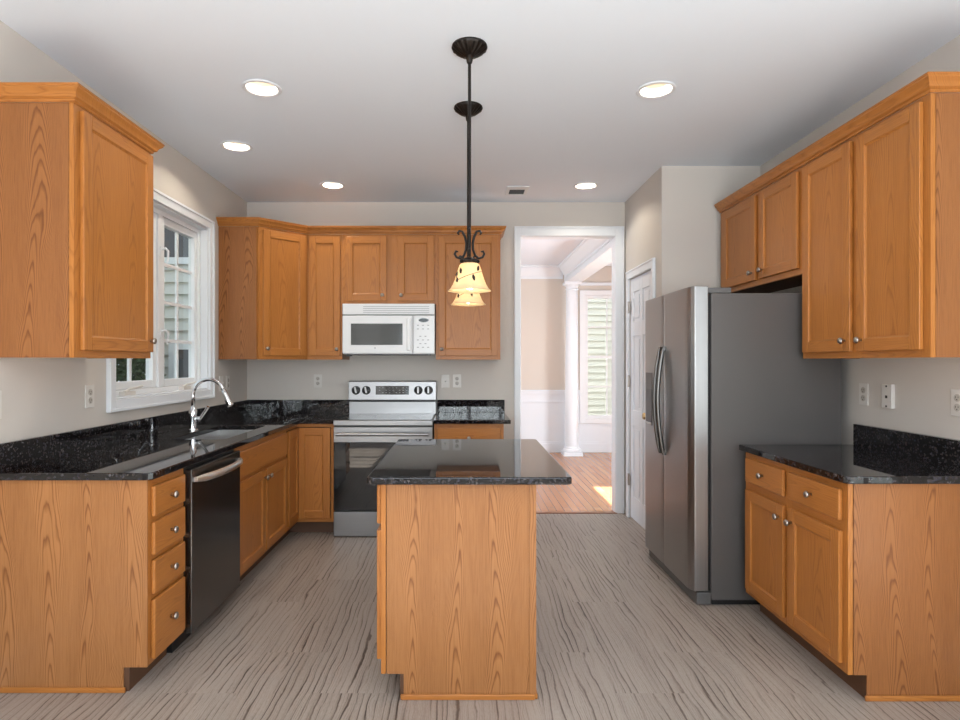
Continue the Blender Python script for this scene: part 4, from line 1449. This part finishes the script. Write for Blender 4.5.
p1 = pendant((0.029, 2.676, 1.652), 'front bronze pendant lamp with vine-trimmed amber glass shade, nearer the camera')
p2 = copy_tree(p1, (0.029, 3.317, 1.652), None, 'rear bronze pendant lamp with amber glass shade, behind the nearer pendant')
for p in ((0.029, 2.676), (0.029, 3.317)):
    bulb_lamp('pendant_glow', (p[0], p[1], 1.652 - 0.004), 0.7, 0.02)
    bulb_lamp('pendant_glow', (p[0] + 0.0, p[1], 1.652 + 0.100), 0.45, 0.02)

# ------------------------------------------------------------------ recessed lights
def downlight(label):
    d = thing('recessed_light', label, 'ceiling light', (0, 0, ZC), 0, 'recessed ceiling lights')
    MB().lathe([(0.079, -0.001), (0.098, -0.001), (0.100, -0.004), (0.096, -0.007), (0.080, -0.006), (0.076, 0.0)], None, 40, cap=False).build('trim_ring', M['white'], d, smooth='all')
    MB().lathe([(0.076, -0.002), (0.070, 0.03), (0.062, 0.075), (0.056, 0.10), (0.0, 0.105)], None, 32, cap=False).build('baffle', M['can'], d, smooth='all')
    MB().lathe([(0.0, 0.052), (0.024, 0.055), (0.038, 0.064), (0.042, 0.078), (0.036, 0.100)], None, 28, cap=False).build('lamp', M['downbulb'], d, smooth='all')
    return d


names = ['round recessed ceiling light toward the camera above the sink counter side',
         'round recessed ceiling light nearest the sink window wall',
         'round recessed ceiling light at the back above the range side',
         'round recessed ceiling light toward the camera above the refrigerator side',
         'round recessed ceiling light at the back in front of the doorway']
src = None
for (lx, ly), nm in zip(LIGHTS, names):
    if src is None:
        src = downlight(nm)
        src.location = (lx, ly, ZC)
    else:
        copy_tree(src, (lx, ly, ZC), None, nm)
    ld = area('downlight_beam', (lx, ly, ZC + 0.036), (lx, ly, 0), 0.05, 0.05, 5, (1.0, 0.90, 0.74), 'DISK')

# ceiling register
v = thing('ceiling_vent', 'small white louvered air register in the ceiling before the doorway', 'vent', (0.443, 4.93, ZC))
m = MB()
a, b = 0.088, 0.125
for q in ((-a, a, -b, -b + 0.085), (-a, a, b - 0.022, b), (-a, -a + 0.026, -b + 0.085, b - 0.022), (a - 0.026, a, -b + 0.085, b - 0.022)):
    m.box(q[0], q[1], q[2], q[3], -0.008, -0.0005)
m.build('frame', M['white'], v, bevel=0.002)
MB().box(-a + 0.02, a - 0.02, -b + 0.07, b - 0.015, -0.003, -0.0005).build('duct_shade', simple('vent_shadow', (0.16, 0.16, 0.17), 0.7), v)  # dark plate behind the louvers, duct shade put into its colour
m = MB()
for i in range(7):
    y = -b + 0.095 + i * 0.018
    m.box(-a + 0.026, a - 0.026, y, y + 0.004, -0.0075, -0.003)
m.build('louver', M['grille'], v)

# ------------------------------------------------------------------ outlets and switches
def outlet(label, loc, rotz, group=None):
    o = thing('electrical_outlet', label, 'outlet', loc, rotz, 'wall outlets')
    MB().box(-0.036, 0.036, -0.006, -0.0005, -0.058, 0.058).build('cover_plate', M['plastic'], o, bevel=0.002)
    for z in (0.021, -0.021):
        s = MB()
        s.lathe([(0.0165, 0.0), (0.0165, 0.0025), (0.0, 0.0025)], Matrix.Translation((0, -0.0058, z)) @ RX90, 24, 0)
        so = s.build('receptacle', M['recept'], o)
        q = MB()
        q.box(-0.008, -0.006, -0.009, -0.0082, z - 0.001, z + 0.007).box(0.006, 0.008, -0.009, -0.0082, z - 0.001, z + 0.006)
        q.lathe([(0.0028, 0.0), (0.0028, 0.0008)], Matrix.Translation((0, -0.0082, z - 0.008)) @ RX90, 10)
        q.build('slot', M['slot'], so)
    return o


def switch(label, loc, rotz):
    o = thing('light_switch', label, 'switch', loc, rotz)
    MB().box(-0.036, 0.036, -0.006, -0.0005, -0.058, 0.058).build('cover_plate', M['plastic'], o, bevel=0.002)
    MB().box(-0.011, 0.011, -0.008, -0.006, -0.022, 0.022).build('toggle_frame', M['plastic'], o)
    t = MB().prism([(-0.008, -0.008), (-0.024, 0.004), (-0.024, 0.009), (-0.008, 0.008)], -0.005, 0.005, 0, Matrix(((0, 0, 1, 0), (1, 0, 0, 0), (0, 1, 0, 0), (0, 0, 0, 1))))
    t.build('toggle', M['plastic'], o)
    return o


outlet('ivory outlet on the left wall between near cabinet and window', (XL, 3.061, 1.160), RL)
outlet('ivory outlet on the left wall at the picture edge', (XL, 2.440, 1.160), RL)
outlet('ivory outlet in the corner past the faucet', (XL, 4.860, 1.165), RL)
switch('ivory switch between window casing and the corner outlet', (XL, 4.725, 1.165), RL)
outlet('ivory outlet on the back wall between corner and range', (-1.281, YB, 1.166), RB)
switch('ivory switch on the back wall beside the range control panel', (-0.155, YB, 1.164), RB)
outlet('ivory outlet on the back wall beside the switch, nearer the doorway', (-0.053, YB, 1.166), RB)
outlet('ivory outlet above the backsplash nearest the refrigerator', (XR, 3.199, 1.164), RR)
outlet('ivory outlet above the backsplash at the picture edge', (XR, 2.590, 1.160), RR)
jp = thing('wall_phone_jack', 'ivory raised plate with two dark screws above the granite backsplash', 'jack', (XR, 3.005, 1.164), RR)
MB().box(-0.036, 0.036, -0.020, -0.0005, -0.060, 0.060).build('cover_plate', M['plastic'], jp, bevel=0.003)
for z in (0.050, -0.050):
    MB().lathe([(0.005, 0.0), (0.005, 0.002), (0.0, 0.003)], Matrix.Translation((0, -0.020, z)) @ RX90, 14).build('screw', M['slot'], jp)
MB().box(-0.007, 0.007, -0.0215, -0.020, -0.010, 0.004).build('jack', M['slot'], jp)
